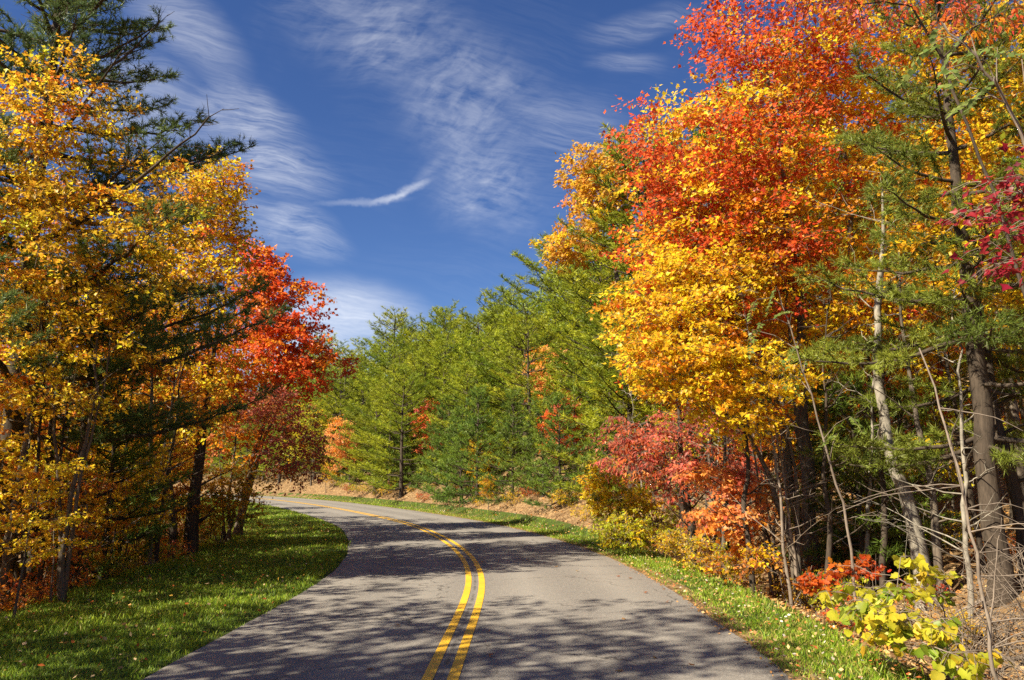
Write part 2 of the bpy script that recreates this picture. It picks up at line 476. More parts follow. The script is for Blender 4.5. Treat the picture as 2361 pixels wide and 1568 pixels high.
def make_broadleaf(seed, stems, stem_r, blobs, colour, leaf='mid', size=0.10, twigs=5, per_twig=7, cr=0.45, flat=0.35,
                   bark=None, slope=0.5, droop=0.25, far=False, tip_r=0.004, twig_draw=True, pexp=2.3, jitter=0.16, up=1.0, single=0, view=None, gloss=None):
    rng = np.random.default_rng(seed)
    tm = {'maple': T_MAPLE, 'mid': T_MID, 'oval': T_OVAL, 'far': T_FAR, 'tulip': T_TULIP}[leaf]
    # skeleton nodes
    pos, par, plen = [], [], []
    stem_ids = []
    for s in stems:
        s = np.array(s, float)
        # resample the stem with a little wander
        seg = np.linalg.norm(np.diff(s, axis=0), axis=1); tot = seg.sum(); cum = np.concatenate([[0], np.cumsum(seg)])
        n = max(4, int(tot / 0.4)); tt = np.linspace(0, tot, n)
        p = np.stack([np.interp(tt, cum, s[:, i]) for i in range(3)], 1)
        wob = np.cumsum(rng.standard_normal((n, 3)) * 0.028, 0); wob -= wob[0]; wob[:, 2] *= 0.3
        p = p + wob
        prev = -1
        ids = []
        if stem_ids:      # later stems start from the nearest node of the first one at the base
            prev = stem_ids[0][0]
        for i in range(n):
            pos.append(p[i]); par.append(prev); plen.append(0 if prev < 0 else plen[prev] + tot / n * 0.6)
            prev = len(pos) - 1; ids.append(prev)
        stem_ids.append(ids)
    A = np.concatenate([sample_blob(rng, b[0], b[1], b[2], *(b[3:4])) for b in blobs])
    nst = len(pos)
    cap = nst + len(A) * 14 + 10
    PO = np.zeros((cap, 3)); PO[:nst] = pos
    PL = np.zeros(cap); PL[:nst] = plen
    PA = np.full(cap, -1); PA[:nst] = par
    n = nst
    stemP = np.array(pos)
    dist0 = np.array([np.min(np.linalg.norm(stemP - a, axis=1)) for a in A])
    order = np.argsort(dist0)
    tipid = np.zeros(len(A), int)
    minz = 0.18 * stemP[:, 2].max()
    for ai in order:
        a = A[ai]
        v = a - PO[:n]
        dh = np.hypot(v[:, 0], v[:, 1]); d = np.linalg.norm(v, axis=1)
        cost = d + 0.22 * PL[:n] + 1.3 * np.maximum(0, PO[:n, 2] - (a[2] - slope * dh)) + 3.0 * np.maximum(0, minz - PO[:n, 2])
        b = int(np.argmin(cost))
        p0 = PO[b]; dd = d[b]
        k = max(1, min(12, int(dd / 0.3)))
        mid = (p0 + a) / 2 + np.array([0, 0, -0.10 * dd]) + rng.standard_normal(3) * 0.07 * dd
        prev = b
        for i in range(1, k + 1):
            t = i / k
            q = (1 - t) ** 2 * p0 + 2 * t * (1 - t) * mid + t * t * a
            if i < k: q = q + rng.standard_normal(3) * 0.025
            PO[n] = q; PA[n] = prev; PL[n] = PL[prev] + dd / k
            prev = n; n += 1
        tipid[ai] = prev
    PO, PA, PL = PO[:n], PA[:n], PL[:n]
    R = np.zeros(n)
    acc = np.zeros(n)
    for i in range(n - 1, -1, -1):
        r = max(acc[i], tip_r ** pexp)
        R[i] = r ** (1 / pexp)
        if PA[i] >= 0: acc[PA[i]] += r
    # stem radius taper wins where thicker
    for si, ids in enumerate(stem_ids):
        sr = stem_r if si == 0 else stem_r * 0.75
        m_ = len(ids)
        for j, i in enumerate(ids):
            t = j / max(1, m_ - 1)
            R[i] = max(min(R[i], sr * (1.02 - 0.55 * t)), sr * (1 - 0.88 * t) * (1.0 + 0.5 * math.exp(-j * 0.9)))
    # keep branches thinner than their parent
    for i in range(n):
        if PA[i] >= 0: R[i] = min(R[i], R[PA[i]])
    kids = [[] for _ in range(n)]
    for i in range(n):
        if PA[i] >= 0: kids[PA[i]].append(i)
    chains = []
    starts = [(-1, i) for i in range(n) if PA[i] < 0]
    while starts:
        p, i = starts.pop()
        ch = [] if p < 0 else [p]
        r0 = None
        while True:
            ch.append(i)
            if not kids[i]: break
            ks = sorted(kids[i], key=lambda k_: -R[k_])
            for k_ in ks[1:]: starts.append((i, k_))
            i = ks[0]
        rr = R[ch].copy()
        if p >= 0: rr[0] = rr[1]
        sides = 9 if rr[0] > 0.07 else (6 if rr[0] > 0.03 else (4 if rr[0] > 0.010 else 3))
        chains.append((PO[ch], rr, sides))
    # leaf sprays
    m_ = len(A)
    ctr = A.mean(0)
    out = norm((A - ctr) * np.array([1, 1, 0.25]))
    prev = PO[np.maximum(PA[tipid], 0)]
    fwd = norm(A - prev)
    base_dir = norm(out * 0.6 + fwd * 0.6 + np.array([0, 0, 0.05]))
    K, J = twigs, per_twig
    ang = rng.random((m_, K)) * 6.283
    dirs = np.stack([np.cos(ang), np.sin(ang), flat * rng.standard_normal((m_, K)) - droop * 0.5], -1)
    dirs = norm(dirs + 0.75 * base_dir[:, None, :])
    ln = cr * (0.55 + 0.7 * rng.random((m_, K)))
    t = (0.15 + 0.85 * rng.random((m_, K, J)))
    tw_end = A[:, None, :] + dirs * ln[..., None] + np.stack([0 * ln, 0 * ln, -droop * ln * 0.5], -1)
    P = A[:, None, None, :] + (tw_end - A[:, None, :])[:, :, None, :] * t[..., None]
    P = P + rng.standard_normal(P.shape) * np.array([0.32, 0.32, 0.20]) * cr * 0.42
    Dl = norm(dirs)[:, :, None, :] * 0.7 + rng.standard_normal(P.shape) * 0.75 + np.array([0, 0, -0.45 * droop * 2])
    N = np.array([0, 0, up]) + rng.standard_normal(P.shape) * 0.55 + out[:, None, None, :] * 0.35
    cc = colour(A, rng)
    tc_ = np.repeat(cc[:, None, :], K, 1) * (1 + 0.10 * rng.standard_normal((m_, K, 1)))
    cl = np.repeat(tc_[:, :, None, :], J, 2)
    cl = cl * (0.72 + 0.5 * rng.random((m_, K, J, 1)))
    cl[..., 1] *= (1 + jitter * rng.standard_normal((m_, K, J)))
    cl = np.clip(cl, 0.002, 0.85)
    P = P.reshape(-1, 3); Dl = Dl.reshape(-1, 3); N = N.reshape(-1, 3); cl = cl.reshape(-1, 3)
    sz = size * (0.6 + 0.65 * rng.random(len(P)))
    keep = P[:, 2] > 0.03
    P, Dl, N, cl, sz = P[keep], Dl[keep], N[keep], cl[keep], sz[keep]
    if twig_draw:
        for a_i in range(m_):
            for k_ in range(K):
                e = tw_end[a_i, k_]
                mid = (A[a_i] + e) / 2 + np.array([0, 0, 0.04])
                chains.append((np.array([A[a_i], mid, e]), np.array([tip_r * .9, tip_r * .7, tip_r * .35]), 3))
    V, L, T = tubes(chains, 0.05, rng)
    trunk = build_mesh('trunk', V, L, T, bark or M_BARK, smooth=True)
    singles = None
    if single and view is not None:
        dd = np.linalg.norm(P - np.array(view), axis=1)
        idx = np.argsort(dd)
        # the leaves nearest the viewer, thinned so that they spread over the near side
        pool = idx[:single * 6]
        pick = rng.choice(pool, size=min(single, len(pool)), replace=False)
        mask = np.zeros(len(P), bool); mask[pick] = True
        singles = (P[mask], Dl[mask], N[mask], sz[mask], cl[mask], tm)
        P, Dl, N, cl, sz = P[~mask], Dl[~mask], N[~mask], cl[~mask], sz[~mask]
    V, L, T, C = leaf_arrays(P, Dl, N, sz, cl, tm)
    crown = build_mesh('crown', V, L, T, M_LEAF, C)
    return dict(trunk=trunk, crown=crown, singles=singles)

# ------------------------------------------------------------------ pine generator
def make_pine(seed, H, r0, zb, L0, sp=0.45, nb=(3, 5), prof=0.75, tuft=0.13, needles=10, nw=0.004, sec_step=0.24, ter_step=0.16, colA=(.06, .11, .02), colB=(.12, .16, .025),
              up_lo=-4, up_hi=42, bark=None, cones=0, dead=0.0, lean=(0, 0), gap=0.0, curve=0.10, flat=1.0, asym=None, bush=1, bare=0.16):
    rng = np.random.default_rng(seed)
    colA, colB = np.array(colA), np.array(colB)
    n = max(6, int(H / 0.5)); zz = np.linspace(0, H, n)
    tr = np.stack([lean[0] * (zz / H) ** 1.3, lean[1] * (zz / H) ** 1.3, zz], 1)
    wob = np.cumsum(rng.standard_normal((n, 3)) * 0.022, 0); wob[:, 2] = 0; wob -= wob[0]
    tr = tr + wob
    rad = r0 * (1 - zz / H) ** 0.85 + 0.008
    rad[0] *= 1.25
    chains = [(tr, rad, 9)]
    def trunk_at(z):
        return np.array([np.interp(z, zz, tr[:, i]) for i in range(3)])
    TP, TD, TC, TS = [], [], [], []
    CP = []
    z = zb
    az0 = rng.random() * 6.28
    def tuft_at(p, d, s, c):
        TP.append(p); TD.append(d); TS.append(s); TC.append(c)
    while z < H - 0.12:
        rel = (H - z) / (H - zb)
        k = rng.integers(nb[0], nb[1] + 1)
        az0 += 0.9
        for b in range(k):
            if rng.random() < gap: continue
            az = az0 + b * 6.283 / k + rng.normal() * 0.25
            Lb = L0 * (rel ** prof) * (0.62 + 0.5 * rng.random()) + 0.18
            if asym is not None:
                Lb *= 1 + asym[1] * math.cos(az - asym[0])
            el = math.radians(up_lo + (up_hi - up_lo) * (1 - rel) ** 1.3 + rng.normal() * 7)
            d0 = np.array([math.cos(az) * math.cos(el), math.sin(az) * math.cos(el), math.sin(el)])
            side = np.array([-math.sin(az), math.cos(az), 0])
            p0 = trunk_at(z + rng.normal() * 0.08)
            ns = max(4, int(Lb / 0.25)); t = np.linspace(0, 1, ns + 1)
            cv = curve * Lb * (t ** 2) * (0.5 + rng.random())
            sag = -0.05 * Lb * np.sin(t * math.pi)
            bp = p0 + d0 * (Lb * t)[:, None] + np.array([0, 0, 1.0]) * (cv + sag)[:, None] + side * (rng.normal() * 0.10 * Lb * t ** 2)[:, None]
            bp[1:] += rng.standard_normal((ns, 3)) * 0.015
            br = (0.012 + 0.011 * Lb) * (1 - t) ** 0.8 + 0.0035
            br = np.minimum(br, np.interp(z, zz, rad) * 0.7)
            chains.append((bp, br, 5 if Lb > 1.2 else 4))
            isdead = rng.random() < dead * rel
            bc = colA + (colB - colA) * np.clip(rng.normal(0.5, 0.28), 0, 1)
            # secondary shoots in the plane of the branch
            s_ = max(0.18, bare * Lb); sgn = 1
            while s_ < Lb:
                tt = s_ / Lb
                q = np.array([np.interp(tt, t, bp[:, i]) for i in range(3)])
                bd = norm(np.array([np.interp(min(1, tt + 0.05), t, bp[:, i]) for i in range(3)]) - np.array([np.interp(max(0, tt - 0.05), t, bp[:, i]) for i in range(3)]))
                Ls = (0.30 * Lb * (1 - tt) ** 0.8 + 0.20) * (0.6 + 0.7 * rng.random())
                sd = norm(bd * (0.75 + 0.3 * rng.random()) + side * sgn * (0.8 + 0.25 * rng.random()) + np.array([0, 0, 0.10 + 0.25 * flat * rng.normal()]))
                sgn = -sgn
                m_ = max(2, int(Ls / 0.2)); u = np.linspace(0, 1, m_ + 1)
                spts = q + sd * (Ls * u)[:, None] + np.array([0, 0, 0.12 * Ls]) * (u ** 2)[:, None]
                chains.append((spts, 0.007 * (1 - 0.7 * u) + 0.001, 3))
                if not isdead:
                    a = 0.3 * Ls
                    while a < Ls:
                        w = a / Ls
                        qq = q + sd * a + np.array([0, 0, 0.12 * Ls * w * w])
                        for _b in range(bush - 1):
                            dv = norm(sd * 0.5 + rng.standard_normal(3) * np.array([.8, .8, .7 * flat]) + np.array([0, 0, 0.2]))
                            tuft_at(qq + dv * ter_step * (0.5 + 1.5 * rng.random()), dv, 0.7 + 0.5 * rng.random(), bc * (0.7 + 0.45 * rng.random()))
                        dv = norm(sd * 0.8 + rng.standard_normal(3) * np.array([.55, .55, .55 * flat]) + np.array([0, 0, 0.30 * flat]))
                        tl = ter_step * (0.4 + 0.9 * rng.random())
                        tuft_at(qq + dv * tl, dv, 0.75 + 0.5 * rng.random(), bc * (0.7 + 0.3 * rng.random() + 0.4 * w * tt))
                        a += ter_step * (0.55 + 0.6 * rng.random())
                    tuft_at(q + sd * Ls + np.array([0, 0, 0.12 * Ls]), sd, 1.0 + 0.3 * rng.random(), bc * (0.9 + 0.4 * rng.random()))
                elif rng.random() < 0.4:
                    dv = norm(sd + rng.standard_normal(3) * 0.8); e = q + sd * Ls * 0.5
                    chains.append((np.array([e, e + dv * 0.15, e + dv * 0.3 + rng.standard_normal(3) * 0.05]), np.array([.004, .003, .001]), 3))
                if cones and rng.random() < cones:
                    CP.append(q + sd * Ls * rng.random() + np.array([0, 0, 0.02]))
                s_ += sec_step * (0.7 + 0.5 * rng.random())
            if not isdead:
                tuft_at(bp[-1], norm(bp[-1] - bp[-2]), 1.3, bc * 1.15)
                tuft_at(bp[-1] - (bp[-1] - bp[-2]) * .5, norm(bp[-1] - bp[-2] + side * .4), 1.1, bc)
        z += sp * (0.7 + 0.5 * rng.random()) * (0.55 + 0.45 * rel + 0.15)
    tuft_at(tr[-1], np.array([0, 0, 1.0]), 1.3, colB)
    TP, TD, TC, TS = np.array(TP), norm(np.array(TD)), np.array(TC), np.array(TS)
    m_ = len(TP)
    k = needles
    nd = norm(TD[:, None, :] * 0.75 + rng.standard_normal((m_, k, 3)) * np.array([.55, .55, .25 + .30 * flat]) + np.array([0, 0, 0.18]))
    bpnt = TP[:, None, :] - TD[:, None, :] * (rng.random((m_, k, 1)) * tuft * 0.9)
    ln = tuft * TS[:, None] * (0.65 + 0.5 * rng.random((m_, k)))
    pr = norm(np.cross(nd, rng.standard_normal((m_, k, 3))))
    w = nw * (0.8 + 0.5 * rng.random((m_, k, 1)))
    V = np.stack([bpnt - pr * w, bpnt + pr * w, bpnt + nd * ln[..., None] + pr * w * 0.5, ], 2).reshape(-1, 3)
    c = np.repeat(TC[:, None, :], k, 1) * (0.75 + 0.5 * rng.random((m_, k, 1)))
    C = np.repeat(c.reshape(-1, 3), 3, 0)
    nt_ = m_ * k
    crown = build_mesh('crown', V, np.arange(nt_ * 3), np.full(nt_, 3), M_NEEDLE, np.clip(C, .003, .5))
    V, L, T = tubes(chains, 0.04, rng)
    trunk = build_mesh('trunk', V, L, T, bark or M_BARK_DARK, smooth=True)
    res = dict(trunk=trunk, crown=crown, singles=None, tufts=m_)
    if CP:
        # cones: small faceted eggs, one mesh
        ph = np.array([[0, 0, -1], *[(math.cos(a) * .8, math.sin(a) * .8, -.3) for a in np.arange(5) * 1.2566], *[(math.cos(a + .6) * .6, math.sin(a + .6) * .6, .4) for a in np.arange(5) * 1.2566], [0, 0, 1.1]])
        fc = []
        for i in range(5):
            j = (i + 1) % 5
            fc += [[0, 1 + j, 1 + i], [1 + i, 1 + j, 6 + i], [1 + j, 6 + j, 6 + i], [6 + i, 6 + j, 11]]
        fc = np.array(fc)
        CP = np.array(CP)
        V = (CP[:, None, :] + ph[None] * np.array([.022, .022, .030])).reshape(-1, 3)
        L = (np.arange(len(CP))[:, None, None] * 12 + fc[None]).reshape(-1)
        res['cones'] = build_mesh('cones', V, L, np.full(len(CP) * 20, 3), M_CONE)
    return res

# ------------------------------------------------------------------ placing things
LEAF_VARIANTS = {}
def leaf_variant(tm_key, tm, col):
    """one shared single-leaf mesh for each outline and rounded colour"""
    key = (tm_key, tuple(int(round(math.log(max(c, .004)) * 2.2)) for c in col))
    if key not in LEAF_VARIANTS:
        tv, tt = tm
        LEAF_VARIANTS[key] = build_mesh('leaf', tv, tt.reshape(-1), np.full(len(tt), 3), M_LEAF, np.array(col)[None] * (np.linspace(1.0, 0.86, len(tv))[:, None]) * (1 + .16 * (np.arange(len(tv)) == 0))[:, None])
    return LEAF_VARIANTS[key]

def set_tags(o, label=None, cat=None, group=None, kind=None):
    if label: o['label'] = label
    if cat: o['category'] = cat
    if group: o['group'] = group
    if kind: o['kind'] = kind

def plant(proto, name, label, cat, loc, rz=0.0, sc=1.0, group=None, part=('trunk', 'crown')):
    e = link(name, None)
    e.empty_display_size = 0.3
    e.location = tuple(loc); e.rotation_euler = (0, 0, rz)
    e.scale = (sc, sc, sc) if np.isscalar(sc) else sc
    set_tags(e, label, cat, group)
    if proto.get('trunk') is not None: link(part[0], proto['trunk'], e)
    c = link(part[1], proto['crown'], e); c['kind'] = 'stuff'
    if proto.get('cones') is not None:
        k = link('cones', proto['cones'], e); k['kind'] = 'stuff'
    if proto.get('singles') is not None:
        P, D, N, S, C, tm = proto['singles']
        Wd, D, N2 = leaf_frames(D, N)
        for i in range(len(P)):
            o = link('leaf', leaf_variant(id(tm), tm, C[i]), e)
            mt = np.eye(4); mt[:3, 0] = Wd[i] * S[i]; mt[:3, 1] = D[i] * S[i]; mt[:3, 2] = N2[i] * S[i]; mt[:3, 3] = P[i]
            o.matrix_local = Matrix(mt.tolist())
    return e

# ------------------------------------------------------------------ the road line and the terrain
CL = np.array([(-4.5, -40), (-2.6, -25), (-1.4, -10), (-0.85, 0), (-0.68, 5), (-0.62, 9), (-0.58, 11.2), (-0.60, 13.7), (-0.80, 16.6), (-1.30, 20.2), (-2.30, 25), (-3.95, 30.9),
               (-6.35, 37.2), (-9.75, 45.2), (-14.2, 54.4), (-20.3, 65), (-28, 75), (-40, 86), (-58, 96), (-90, 104)], float)
def spline(P, n):
    d = np.concatenate([[0], np.cumsum(np.linalg.norm(np.diff(P, axis=0), axis=1))])
    t = np.linspace(0, d[-1], n)
    m = np.gradient(P, d, axis=0)
    out = np.zeros((n, 2))
    i = np.clip(np.searchsorted(d, t, side='right') - 1, 0, len(P) - 2)
    h = (d[i + 1] - d[i]); u = (t - d[i]) / h
    h00 = 2*u**3-3*u**2+1; h10 = u**3-2*u**2+u; h01 = -2*u**3+3*u**2; h11 = u**3-u**2
    for k in range(2):
        out[:, k] = h00*P[i, k] + h10*h*m[i, k] + h01*P[i+1, k] + h11*h*m[i+1, k]
    return out
RC = spline(CL, 700)
for _ in range(30):
    RC[1:-1] = RC[1:-1] * 0.5 + 0.25 * (RC[:-2] + RC[2:])
RT = norm(np.gradient(RC, axis=0)); RN = np.stack([RT[:, 1], -RT[:, 0]], 1)   # RN points right
W_L, W_R = 2.68, 3.15

def road_sd(xy):
    """signed distance to the painted centre line, right positive, and the index along the line"""
    xy = np.asarray(xy, float)
    s = np.zeros(len(xy)); idx = np.zeros(len(xy), int)
    for a in range(0, len(xy), 4000):
        c = xy[a:a + 4000]
        d = c[:, None, :] - RC[None]
        q = (d ** 2).sum(2); i = q.argmin(1)
        r = np.sqrt(q[np.arange(len(c)), i])
        sg = np.sign((d[np.arange(len(c)), i] * RN[i]).sum(1)); sg[sg == 0] = 1
        s[a:a + 4000] = r * sg; idx[a:a + 4000] = i
    return s, idx

def vnoise(x, y, s, seed=0):
    r = np.random.default_rng(seed)
    out = np.zeros_like(np.asarray(x, float))
    for k in range(7):
        a = r.random() * 6.28; f = s * (0.6 + 1.2 * r.random()); ph = r.random() * 6.28
        out = out + np.sin((x * math.cos(a) + y * math.sin(a)) * f + ph)
    return out / 7 * 1.6

def smooth(a, b, x):
    t = np.clip((x - a) / (b - a), 0, 1)
    return t * t * (3 - 2 * t)

def terrain(x, y):
    x = np.atleast_1d(np.asarray(x, float)); y = np.atleast_1d(np.asarray(y, float))
    s, i = road_sd(np.stack([x, y], 1))
    yy_ = RC[i, 1]
    z = np.zeros_like(s)
    # right: verge, shallow ditch, bank, hillside
    k = smooth(14, 30, yy_)
    r = np.maximum(s - W_R, 0)
    near = -0.10 * smooth(0.2, 1.3, r) - 0.28 * smooth(1.2, 2.4, r) + 0.30 * np.maximum(r - 2.8, 0) * smooth(2.8, 5, r)
    far = -0.06 * smooth(0.2, 1.0, r) + 0.62 * np.minimum(np.maximum(r - 1.0, 0), 3.2) + 0.42 * np.maximum(r - 4.2, 0)
    far = np.where(far > 14, 14 + (far - 14) * 0.25, far)
    near = np.where(near > 10, 10 + (near - 10) * 0.2, near)
    zr = near * (1 - k) + far * k
    # left: verge, then the wood falls away
    l = np.maximum(-s - W_L, 0)
    zl = -0.045 * np.minimum(l, 3.5) - 0.26 * np.maximum(l - 3.8, 0)
    zl = np.maximum(zl, -8.0)
    z = np.where(s > 0, zr, zl)
    off = np.maximum(np.abs(s) - 4.6, 0)
    z = z + vnoise(x, y, 0.9, 3) * 0.10 * smooth(0, 3, off) + vnoise(x, y, 0.16, 5) * 0.5 * smooth(1, 14, off)
    z = z - 0.05 * (1 - smooth(2.2, 3.4, np.abs(s)))     # sunk a little below the road slab
    return z

def gz(x, y):
    return float(terrain([x], [y])[0])

def axis(a, b, fine_a, fine_b, step, growth=1.12):
    c = list(np.arange(fine_a, fine_b, step))
    s = step; v = fine_b
    while v < b:
        c.append(v); s *= growth; v += s
    c.append(b)
    s = step; v = fine_a
    lo = []
    while v > a:
        s *= growth; v -= s; lo.append(max(v, a))
    return np.array(lo[::-1] + c)
gx = axis(-420, 420, -30, 30, 0.42)
gy = axis(-160, 900, -6, 62, 0.42)
GX, GY = np.meshgrid(gx, gy)
GZ = terrain(GX.ravel(), GY.ravel())
nx, ny = len(gx), len(gy)
ii = (np.arange(ny - 1)[:, None] * nx + np.arange(nx - 1)[None])
Q = np.stack([ii, ii + 1, ii + nx + 1, ii + nx], -1).reshape(-1)
gme = build_mesh('ground', np.stack([GX.ravel(), GY.ravel(), GZ], 1), Q, np.full((nx - 1) * (ny - 1), 4), M_GROUND, smooth=True)
ground = link('ground', gme); set_tags(ground, 'leaf-strewn forest floor rising to the right of the road', 'ground', kind='structure')

def strip(name, offs, mat, zfun, i0=0, i1=len(RC), wave=None, extra=None):
    """sheet that follows the road: offs are offsets to the right of the centre line"""
    I = np.arange(i0, i1); n = len(I); m = len(offs)
    O = np.repeat(np.array(offs, float)[None], n, 0)
    if wave is not None: O = wave(O, I)
    XY = RC[I][:, None, :] + RN[I][:, None, :] * O[..., None]
    Z = zfun(XY[..., 0].ravel(), XY[..., 1].ravel(), O.ravel())
    V = np.concatenate([XY.reshape(-1, 2), Z[:, None]], 1)
    q = np.arange(n - 1)[:, None] * m + np.arange(m - 1)[None]
    L = np.stack([q, q + 1, q + m + 1, q + m], -1).reshape(-1)
    ex = {k: f(O).ravel() for k, f in extra.items()} if extra else None
    me = build_mesh(name, V, L, np.full((n - 1) * (m - 1), 4), mat, smooth=True, extra=ex)
    return me
def zroad(x, y, o):
    return 0.012 - 0.004 * np.abs(o)
rr_ = np.random.default_rng(11)
edgeN = np.convolve(rr_.standard_normal(len(RC) + 20), np.ones(5) / 5, 'same')[:len(RC)] * 0.035
edgeN2 = np.convolve(rr_.standard_normal(len(RC) + 20), np.ones(5) / 5, 'same')[:len(RC)] * 0.035
def edge_wave(O, I):
    O = O.copy(); O[:, 0] += edgeN[I]; O[:, -1] += edgeN2[I]; return O
def lane(o):
    return np.exp(-((np.abs(o) - 0.85) / 0.35) ** 2) + np.exp(-((np.abs(o) - 2.35) / 0.35) ** 2)
offs = np.concatenate([np.linspace(-W_L, -0.3, 10), np.array([-0.2, -0.035, 0.0, 0.035, 0.2]), np.linspace(0.3, W_R, 11)])
rme = strip('road', offs, M_ROAD, zroad, wave=edge_wave, extra=dict(lane=lane, seam=lambda o: np.exp(-((o - 0.0) / 0.02) ** 2)))
road = link('road', rme); set_tags(road, 'curving two lane asphalt road dappled with tree shadows', 'road', kind='structure')
for a, b in ((-0.165, -0.062), (0.062, 0.165)):
    lm = strip('lane_line', np.linspace(a, b, 3), M_PAINT, lambda x, y, o: zroad(x, y, o) + 0.005)
    ln_ = link('lane_line', lm, road)

def zverge(x, y, o):
    return np.maximum(terrain(x, y), -0.9) + 0.022 - 0.05 * smooth(0, 1, np.zeros_like(o))
def zverge_l(x, y, o):
    base = terrain(x, y)
    t = smooth(0.25, 0.9, np.abs(o) - W_L)
    return (base + 0.035) * t + (-0.012) * (1 - t)
def zverge_r(x, y, o):
    base = terrain(x, y)
    t = smooth(0.25, 0.9, o - W_R)
    return (base + 0.035) * t + (-0.012) * (1 - t)
def wave_l(O, I):
    O = O.copy(); sc_ = 1 + 0.16 * np.sin(I * 0.21) + 0.10 * np.sin(I * 0.57 + 1); O[:, :-4] = -W_L + (O[:, :-4] + W_L) * sc_[:, None]; return O
vl = strip('grass_verge', np.concatenate([np.linspace(-6.6, -W_L - 1.0, 9), [-W_L - .6, -W_L - .3, -W_L - .1, -W_L + 0.06]]), M_VERGE, zverge_l, wave=wave_l)
o = link('grass_verge_left', vl); set_tags(o, 'broad grass verge on the inside of the bend', 'verge', kind='structure')
vr = strip('grass_verge', np.array([W_R - 0.06, W_R + .1, W_R + .3, W_R + .6, W_R + .9, W_R + 1.2, W_R + 1.5]), M_VERGE, zverge_r)
o = link('grass_verge_right', vr); set_tags(o, 'narrow grass verge along the outer road edge below the bank', 'verge', kind='structure')

# ------------------------------------------------------------------ grass blades, litter
def scatter_band(rng, n, s0, s1, y0, y1, power=1.0):
    """random points in road coordinates, denser towards the camera"""
    good = np.where((RC[:, 1] > y0) & (RC[:, 1] < y1))[0]
    yv = RC[good, 1]
    w = 1.0 / np.maximum(yv - y0 + 6, 4) ** power
    i = rng.choice(good, size=n, p=w / w.sum())
    f = rng.random(n)[:, None]
    i2 = np.minimum(i + 1, len(RC) - 1)
    c = RC[i] * (1 - f) + RC[i2] * f
    s = s0 + (s1 - s0) * rng.random(n)
    xy = c + RN[i] * s[:, None]
    return xy, s, i

def grass(name, label, n, s0, s1, zf, seed, hgt, dens=None):
    rng = np.random.default_rng(seed)
    xy, s, i = scatter_band(rng, n, s0, s1, 3.5, 75, 1.35)
    if dens is not None:
        keep = rng.random(n) < dens(xy, s)
        xy, s = xy[keep], s[keep]
    n = len(xy)
    z = zf(xy[:, 0], xy[:, 1], s)
    dist = np.linalg.norm(xy, axis=1)
    nz = vnoise(xy[:, 0], xy[:, 1], 1.7, seed + 1); nz2 = vnoise(xy[:, 0], xy[:, 1], 0.5, seed + 2)
    nz3 = vnoise(xy[:, 0], xy[:, 1], 6.0, seed + 3)
    h = hgt(s) * (0.45 + 0.8 * rng.random(n)) * (1 + 0.30 * nz + 0.40 * np.maximum(nz3, -.6))
    h = np.where(rng.random(n) < .015, h * 2.2, h)
    w = (0.0028 + 0.00025 * dist) * (0.8 + 0.5 * rng.random(n))
    a = rng.random(n) * 6.283
    side = np.stack([np.cos(a), np.sin(a), 0 * a], 1) * w[:, None]
    b = rng.random(n) * 6.283; ln = h * (0.15 + 0.75 * rng.random(n))
    lean_ = np.stack([np.cos(b) * ln, np.sin(b) * ln, 0 * b], 1)
    base = np.concatenate([xy, z[:, None] - 0.01], 1)
    upv = np.zeros((n, 3)); upv[:, 2] = h
    m1 = base + upv * 0.6 + lean_ * 0.35
    tip = base + upv * 0.95 + lean_
    V = np.stack([base - side, base + side, m1 + side * .8, m1 - side * .8, tip], 1).reshape(-1, 3)
    k = np.arange(n)[:, None] * 5
    quads = (k + np.array([0, 1, 2, 3])[None]); tris = (k + np.array([3, 2, 4])[None])
    L = np.concatenate([quads, tris], 1).reshape(-1)
    T = np.tile([4, 3], n)
    g1 = np.array([.17, .27, .016]); g2 = np.array([.33, .41, .022]); g3 = np.array([.34, .29, .07]); g4 = np.array([.09, .17, .015])
    t = np.clip(0.45 + 0.35 * nz + 0.3 * rng.standard_normal(n), 0, 1)[:, None]
    c = g4 * (1 - t) + g2 * t
    c = np.where((rng.random(n) < 0.25)[:, None], g1, c)
    dry = (rng.random(n) < np.clip((0.10 if s0 < 0 else 0.28) + 0.14 * nz2 + 0.10 * (nz2 > 0.6), 0.03, 0.5))
    c = np.where(dry[:, None], g3 * (0.7 + 0.5 * rng.random((n, 1))), c)
    c = c * (0.8 + 0.4 * rng.random((n, 1)))
    me = build_mesh(name, V, L, T, M_GRASS, np.repeat(c, 5, 0))
    o = link(name, me); set_tags(o, label, 'grass', kind='stuff')
    return o
def edge_dens_l(xy, s):
    e = -s - W_L + 0.06 * vnoise(xy[:, 0], xy[:, 1], 3, 8)
    return np.clip(e / 0.12 + 0.1, 0, 1) * (1 - smooth(3.4, 4.6, -s - W_L + 0.5 * vnoise(xy[:, 0], xy[:, 1], 0.8, 9)) * 0.85) * (0.8 + 0.2 * vnoise(xy[:, 0], xy[:, 1], 1.3, 10))
def edge_dens_r(xy, s):
    e = s - W_R + 0.06 * vnoise(xy[:, 0], xy[:, 1], 3, 18)
    return np.clip(e / 0.15, 0, 1) * (1 - smooth(0.9, 1.5, e)) * (0.85 + 0.3 * vnoise(xy[:, 0], xy[:, 1], 1.3, 20))
grass('verge_grass', 'sunlit and shaded green grass of the wide verge inside the bend', 230000, -8.0, -W_L + .02, zverge_l, 41, lambda s: 0.065 + 0.05 * smooth(1.5, 4.5, -s - W_L), edge_dens_l)
grass('verge_grass', 'grass strip between the road edge and the leafy bank', 110000, W_R - .02, W_R + 2.0, zverge_r, 42, lambda s: 0.055 + 0.04 * smooth(0.4, 1.4, s - W_R), edge_dens_r)

